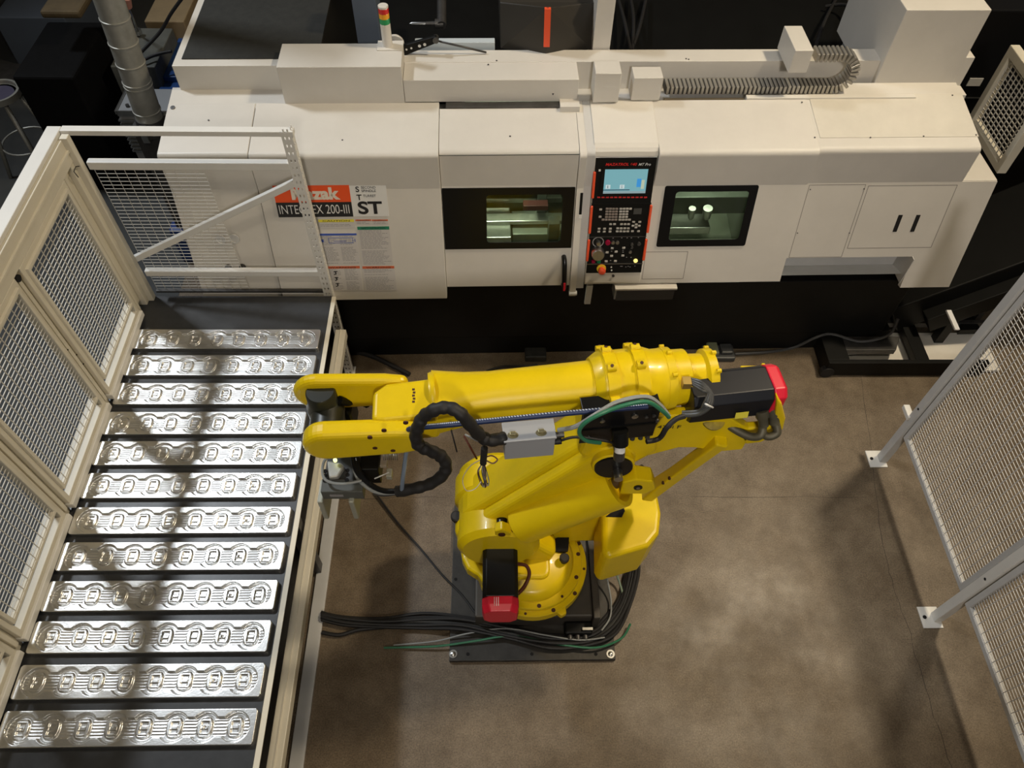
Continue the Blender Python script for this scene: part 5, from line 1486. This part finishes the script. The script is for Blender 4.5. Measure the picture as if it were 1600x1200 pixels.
# blue sleeve
sl_ = smooth_path([pt(637, 674, 2.0), pt(646, 669, 2.04), pt(700, 664, 2.07), pt(790, 655, 2.07), pt(905, 644, 2.07), pt(1012, 635, 2.07)], 8)
MB().tube(sl_, .011, 10).build('blue_sleeve', blueh, R_)
tr_ = MB()
for i in range(4, len(sl_)-1):
    for j in range(3):
        a = sl_[i].lerp(sl_[i+1], j/3); b = sl_[i].lerp(sl_[i+1], j/3+.18)
        if (b-a).length > .001: tr_.tube([a + up*.0095 - sd*.004, b + up*.0095 - sd*.0], .0028, 5)
tr_.build('sleeve_tracer', whiteh, R_, kind='stuff')
MB().tube(smooth_path([pt(637, 674, 2.0), pt(637, 690, 1.93), pt(633, 720, 1.84), pt(629, 752, 1.75), pt(628, 765, 1.70)]), .009, 8).build('air_line', mat('blue_grey_line', (.16, .20, .26), .4), R_)
# green and grey hoses
MB().tube(smooth_path([pt(873, 672, 1.97), pt(900, 666, 2.04), pt(930, 648, 2.10), pt(965, 628, 2.12), pt(1008, 620, 2.13), pt(1030, 632, 2.08), pt(1045, 650, 2.02)]), .0095, 8).build('grey_hose', greyh, R_)
MB().tube(smooth_path([pt(938, 692, 1.90), pt(915, 688, 1.95), pt(905, 675, 2.02), pt(915, 660, 2.08), pt(945, 644, 2.12), pt(980, 632, 2.13), pt(1012, 628, 2.14), pt(1035, 642, 2.08), pt(1045, 652, 2.02)]), .0085, 8).build('green_hose', greenh, R_)
MB().tube(smooth_path([pt(877, 688, 1.93), pt(900, 683, 1.92), pt(940, 688, 1.90), pt(960, 692, 1.86)]), .006, 8).build('thin_cable', rubber, R_)
MB().tube(smooth_path([pt(1010, 690, 1.88), pt(1030, 685, 1.88), pt(1042, 668, 1.95), pt(1056, 655, 1.97), pt(1070, 650, 1.97)]), .011, 8).build('cable_bundle', rubber, R_)
# thick black dress pack
dp_ = [pt(790, 684, 1.96), pt(768, 688, 1.97), pt(752, 682, 2.0), pt(735, 664, 2.10), pt(718, 645, 2.17), pt(700, 637, 2.18), pt(680, 640, 2.17), pt(663, 650, 2.12), pt(654, 664, 2.08), pt(650, 682, 2.02), pt(655, 696, 1.97), pt(672, 704, 1.93), pt(688, 712, 1.88), pt(697, 726, 1.83), pt(692, 742, 1.78), pt(672, 756, 1.73), pt(648, 763, 1.70), pt(620, 768, 1.67)]
dps_ = smooth_path(dp_, 5)
MB().tube(dps_, [.025 + .0022*math.sin(i*1.7) + random.uniform(-.001, .001) for i in range(len(dps_))], 14).build('dress_pack', rubber, R_)
MB().tube(smooth_path([pt(625, 767, 1.67), pt(600, 767, 1.66), pt(580, 758, 1.66), pt(562, 738, 1.68), pt(556, 715, 1.72)]), .012, 10).build('lead', blackg, R_)
MB().tube(smooth_path([pt(625, 769, 1.66), pt(595, 770, 1.65), pt(575, 762, 1.65), pt(558, 745, 1.67), pt(552, 720, 1.70)]), .009, 8).build('lead', greyh, R_)
MB().tube(smooth_path([pt(625, 770, 1.65), pt(600, 773, 1.64), pt(585, 770, 1.63)]), .009, 8).build('lead', darksteel, R_)
# bundle of spare leads tied up
bt = pt(757, 700, 1.95); bb = pt(755, 724, 1.86)
MB().tube([bt, bb], .014, 10).build('spare_lead_tie', rubber, R_)
for k in range(9):
    a = k*.7
    xo = 7*math.sin(a*1.9); 
    MB().tube(smooth_path([pt(756, 722, 1.86), pt(756+xo-3, 736, 1.82), pt(757+xo, 752+2*math.cos(a), 1.78), pt(758+xo*.5, 758+4*math.cos(a*2), 1.76), pt(758-xo*.2, 745, 1.80), pt(756, 723, 1.86)]), .0022, 5).build('spare_lead', (rubber, greyh, MATS['brown_cable'])[k % 3], R_)
MB().tube(smooth_path([pt(756, 716, 1.88), pt(768, 712, 1.88), pt(777, 718, 1.87), pt(770, 724, 1.86), pt(757, 718, 1.87)]), .0028, 6).build('spare_lead', MATS['brown_cable'], R_)
MB().tube(smooth_path([pt(752, 718, 1.88), pt(735, 728, 1.85), pt(723, 748, 1.80), pt(728, 766, 1.78), pt(742, 764, 1.78), pt(752, 752, 1.80)]), .0022, 5).build('spare_lead', mat('beige_lead', (.45, .38, .26), .5), R_)
MB().tube([pt(725, 681, 2.0), pt(745, 717, 1.88)], .004, 6).build('spare_lead', MATS['brown_cable'], R_)
MB().tube([pt(727, 679, 2.0), pt(748, 690, 1.95)], .004, 6).build('spare_lead', greyh, R_)
MB().tube([pt(705, 672, 2.05), pt(714, 706, 1.95)], .003, 6).build('tie_tail', rubber, R_)

# wrist fork: two parallel arms and the bridge
WZ = FZ
def topz(pts, z): return [V0.uz(x, y, z) for x, y in pts]
def vprism(pts, z_top, z_bot, name, m=yellow, bev=.03, segs=4, lab=None):
    t = topz(pts, z_top)
    return MB().loft([[Vector((p.x, p.y, z_bot)) for p in t], t], smooth=False).build(name, m, R_, bev, segs, label=lab)
UZ = FZ + .085
# bridge
vprism([(582, 612), (603, 598), (684, 588), (684, 648), (600, 656), (580, 655)], UZ+.01, FZ-.08, 'wrist_bridge', bev=.02)
# far arm: rounded nose at the left
ARMF = {}
def arm_side(x0, x1, yc_px_l, yc_px_r, th, name, rnose, z=FZ, rb=None, y_in=None):
    a = pt(x0, yc_px_l, z+rnose); b = pt(x1, yc_px_r, z+rnose)
    d = (b-a).normalized(); s_ = d.cross(up).normalized()
    fr = Fr(a - up*rnose, d, up)
    Lr = (b-a).length; rb = rb or rnose*.85
    prof = [(rnose*math.cos(t)+rnose*.0, rnose*math.sin(t)) for t in [math.pi/2 + math.pi*i/14 for i in range(15)]]
    poly = prof + [(Lr*.8, -rb), (Lr, -rb*.75), (Lr, rb*.85), (Lr*.75, rb*1.05)]
    ob_ = MB().plate(fr, poly, -th/2, th/2).build(name, yellow, R_, .028, 4)
    ARMF[name] = (fr, th/2)
    return ob_
farw = arm_side(492, 636, 588, 584, .055, 'wrist_arm_far', .105)
near = arm_side(504, 655, 668, 660, .085, 'wrist_arm_near', .092)
# cover plate outline bolts on the near arm side
for x, y in ((578, 684), (586, 700), (600, 673), (634, 661), (614, 704)):
    fr_, tt_ = ARMF['wrist_arm_near']; q = fr_.px(x, y, tt_)
    MB().cyl(fr_.p(*q, tt_-.004), fr_.p(*q, tt_+.0012), .010, 12).build('bolt_hole', MATS['dark_brown_bolt'], R_)
# serial lettering on the bridge
text('1234', Fr((0, 0, UZ+.011), (0, 1, 0), (-1, 0, 0)), V0.uz(646, 628, UZ).y, -V0.uz(650, 628, UZ).x, .012, MATS['dark_brown_bolt'], R_, .001, width=.055, name='stamped_mark') if False else None
mm_ = MB()
for k in range(5):
    c = V0.uz(646 + (k % 2), 608 + k*4.8, UZ+.012); mm_.box((c.x-.005, c.y-.005, UZ+.0095), (c.x+.005, c.y+.004, UZ+.0115))
mm_.build('stamped_mark', MATS['dark_brown_bolt'], R_)
# wrist drum (black) between the arms
wc0 = pt(500, 612, FZ+.05)
dc_ = pt(500, 611, FZ+.06)
MB().lathe((dc_.x, dc_.y, FZ-.17), (0, 0, 1), [(0, 0), (0, .05), (.02, .072), (.13, .074), (.16, .062), (.222, .060), (.23, .054), (.23, 0)], 36).build('wrist_drum', mat('green_black_plastic', (.016, .018, .014), .35), R_)
wl_, wr_ = pt(503, 618, FZ-.02), pt(503, 668, FZ-.02)
MB().cyl(Vector((dc_.x+.012, dc_.y, FZ-.06)), Vector((dc_.x+.02, dc_.y-.14, FZ-.06)), .068, 28).build('wrist_axle', MATS['green_black_plastic'], R_)
MB().tube(smooth_path([pt(530, 625, FZ), pt(545, 628, FZ-.05), pt(560, 622, FZ-.10), pt(574, 632, FZ-.16)]), .018, 8).build('wrist_lead', black, R_)
MB().box((pt(535, 630, 1.75).x-.02, pt(535, 630, 1.75).y-.12, 1.66), (pt(535, 630, 1.75).x+.06, pt(535, 630, 1.75).y+.02, 1.84)).build('wrist_housing', black, R_, .02)

# gripper hanging below the wrist
gz = 1.66
def gp(x, y, z=gz): return V0.uz(x, y, z)
ga_, gb_ = gp(507, 722), gp(553, 722)
MB().box((gp(505, 755).x, gp(505, 752).y, gz-.10), (gp(553, 752).x, gp(505, 712).y, gz)).build('gripper_body', castgrey, R_, .008, label='grey cast gripper body')
MB().box((gp(500, 768).x, gp(500, 768).y, gz-.07), (gp(566, 768).x, gp(500, 752).y+.01, gz-.005)).build('gripper_rail', mat('grey_green_rail', (.085, .088, .078), .5), R_, .004)
c = gp(527, 763, gz-.03)
MB().box((c.x-.028, gp(500, 768).y-.002, gz-.045), (c.x+.028, gp(500, 768).y+.0, gz-.028)).build('rail_label', graylab, R_)
MB().plate(Fr((0, 0, gz), (1, 0, 0), (0, 1, 0)), [(gp(x, y).x, gp(x, y).y) for x, y in ((513, 724), (535, 728), (540, 734), (530, 750), (516, 752), (514, 738))], 0, .03).build('gripper_cylinder', galv, R_, .008)
for x, y in ((508, 736), (508, 743), (507, 750), (543, 735), (543, 742), (542, 750)):
    q = gp(x, y); MB().cyl(q - Vector((0, 0, .005)), q + Vector((0, 0, .0015)), .009, 10).build('bolt_hole', hole, R_)
MB().box((gp(560, 738).x, gp(560, 738).y, gz-.10), (gp(592, 738).x, gp(560, 705).y, gz+.02)).build('valve_block', black, R_, .006)
MB().box((gp(553, 735).x, gp(553, 735).y, gz-.02), (gp(563, 735).x, gp(553, 702).y, gz+.03)).build('mount_bar', darksteel, R_, .004)
MB().box((gp(590, 726).x, gp(590, 726).y, gz-.03), (gp(604, 726).x, gp(590, 706).y, gz-.01)).build('clear_tray', mat('pale_tan_plastic', (.38, .31, .22), .4), R_, .003)
for k in range(8):
    x = 600 + k*3; a = gp(x, 704, gz+.03); b = gp(x, 719, gz+.0)
    MB().tube([a, b], .0028, 6).build('fitting_pin', steel, R_)
for x0_, x1_, y0_, y1_ in ((500, 509, 770, 797), (548, 556, 770, 797)):
    a = gp(x0_, y1_, gz-.13); b = gp(x1_, y0_, gz-.13)
    MB().box((a.x, a.y, gz-.22), (b.x+.01, b.y+.03, gz-.06)).build('gripper_finger', mat('pale_finger', (.40, .40, .33), .4, .3) if 'pale_finger' not in MATS else MATS['pale_finger'], R_, .006, label='pale gripper finger')
q = gp(608, 738, gz)
MB().box((q.x-.012, q.y-.02, gz-.03), (q.x+.012, q.y+.02, gz)).build('cable_clip', MATS['pale_finger'], R_, .003)
MB().tube([q, gp(585, 748, gz)], .003, 6).build('clip_wire', wlab, R_)
MB().tube(smooth_path([gp(515, 712, gz+.04), gp(506, 722, gz+.03), gp(504, 740, gz+.03), gp(512, 752, gz+.03), gp(535, 756, gz+.03), gp(565, 751, gz+.03)]), .006, 8).build('grey_hose', greyh, R_)
for k in range(3):
    MB().tube(smooth_path([gp(550+4*k, 712, gz+.06), gp(553+4*k, 730, gz+.05), gp(562+3*k, 745, gz+.03), gp(575+3*k, 756+k, gz)]), .007, 8).build('lead', blackg, R_)
q = gp(524, 720, gz+.05)
MB().lathe(q, (0, 0, 1), [(0, .008), (.01, .008), (.012, .005), (.012, 0)], 14).build('status_lamp', mat('lit_green_yellow_lamp', (.3, .3, .05), .3, emit=(.95, 1.0, .35), estr=2.5), R_, label='small lit yellow green lamp')
# circle mark on the near arm
q = V0.uy(488, 699, near.location.y + WL[R_.name].y - .048)

# ================================================================== cables on the floor
CG = 'black robot supply cables on the floor'
def lead(pts, r, m, label, g=None):
    o = MB().tube(smooth_path([V0.uz(x, y, z) for x, y, z in pts], 6), r, 8).build('supply_cable', m); tag(o, label, 'cable', g)
base_pts = [(502, 962, .02), (540, 972, .02), (600, 974, .02), (660, 972, .02), (720, 975, .05), (790, 988, .05), (860, 1003, .05), (920, 1000, .05), (955, 978, .05), (978, 940, .03), (990, 895, .03), (992, 872, .05)]
for k in range(8):
    j = (k-4)
    w_ = [(x + (j*2.6 if i > 7 else 0)*(1 if i < 11 else .5), y + (j*3.0 if i > 2 else j*1.6) * (1 if i < 9 else .25) + random.uniform(-2, 2), z + .012*(k % 3)) for i, (x, y, z) in enumerate(base_pts)]
    lead(w_, .0105, rubber if k != 4 else MATS['dark_grey_hose'], 'black supply cable in the bundle curving around the robot floor plate', CG)
lead([(615, 1008, .01), (680, 1002, .03), (730, 990, .06), (790, 982, .08), (850, 992, .09), (905, 1000, .09), (945, 996, .09)], .0045, greyh, 'thin pale grey cable lying on top of the black cable bundle')
lead([(600, 1012, .01), (680, 1010, .03), (740, 1002, .05), (800, 994, .07), (870, 1006, .07), (930, 1012, .07), (970, 998, .05), (985, 975, .04)], .0065, mat('dull_green_cable', (.03, .16, .08), .4), 'green cable along the near edge of the cable bundle')
lead([(946, 888, .16), (950, 910, .10), (955, 940, .06), (953, 965, .09), (940, 985, .09)], .005, greyh, 'thin grey cable dropping down right of the robot base')
lead([(958, 885, .12), (968, 910, .05), (975, 940, .04), (972, 965, .04)], .007, mat('pale_green_cable', (.20, .26, .18), .4), 'pale green cable beside the robot base')
lead([(585, 768, .02), (620, 815, .015), (655, 855, .015), (688, 895, .035), (722, 930, .035), (750, 965, .05), (780, 975, .09)], .0065, rubber, 'single thin dark cable running diagonally across the floor to the plate')
lead([(503, 988, .02), (530, 992, .02), (560, 984, .02), (600, 980, .02)], .012, rubber, 'short black cable branching left towards the bar table')
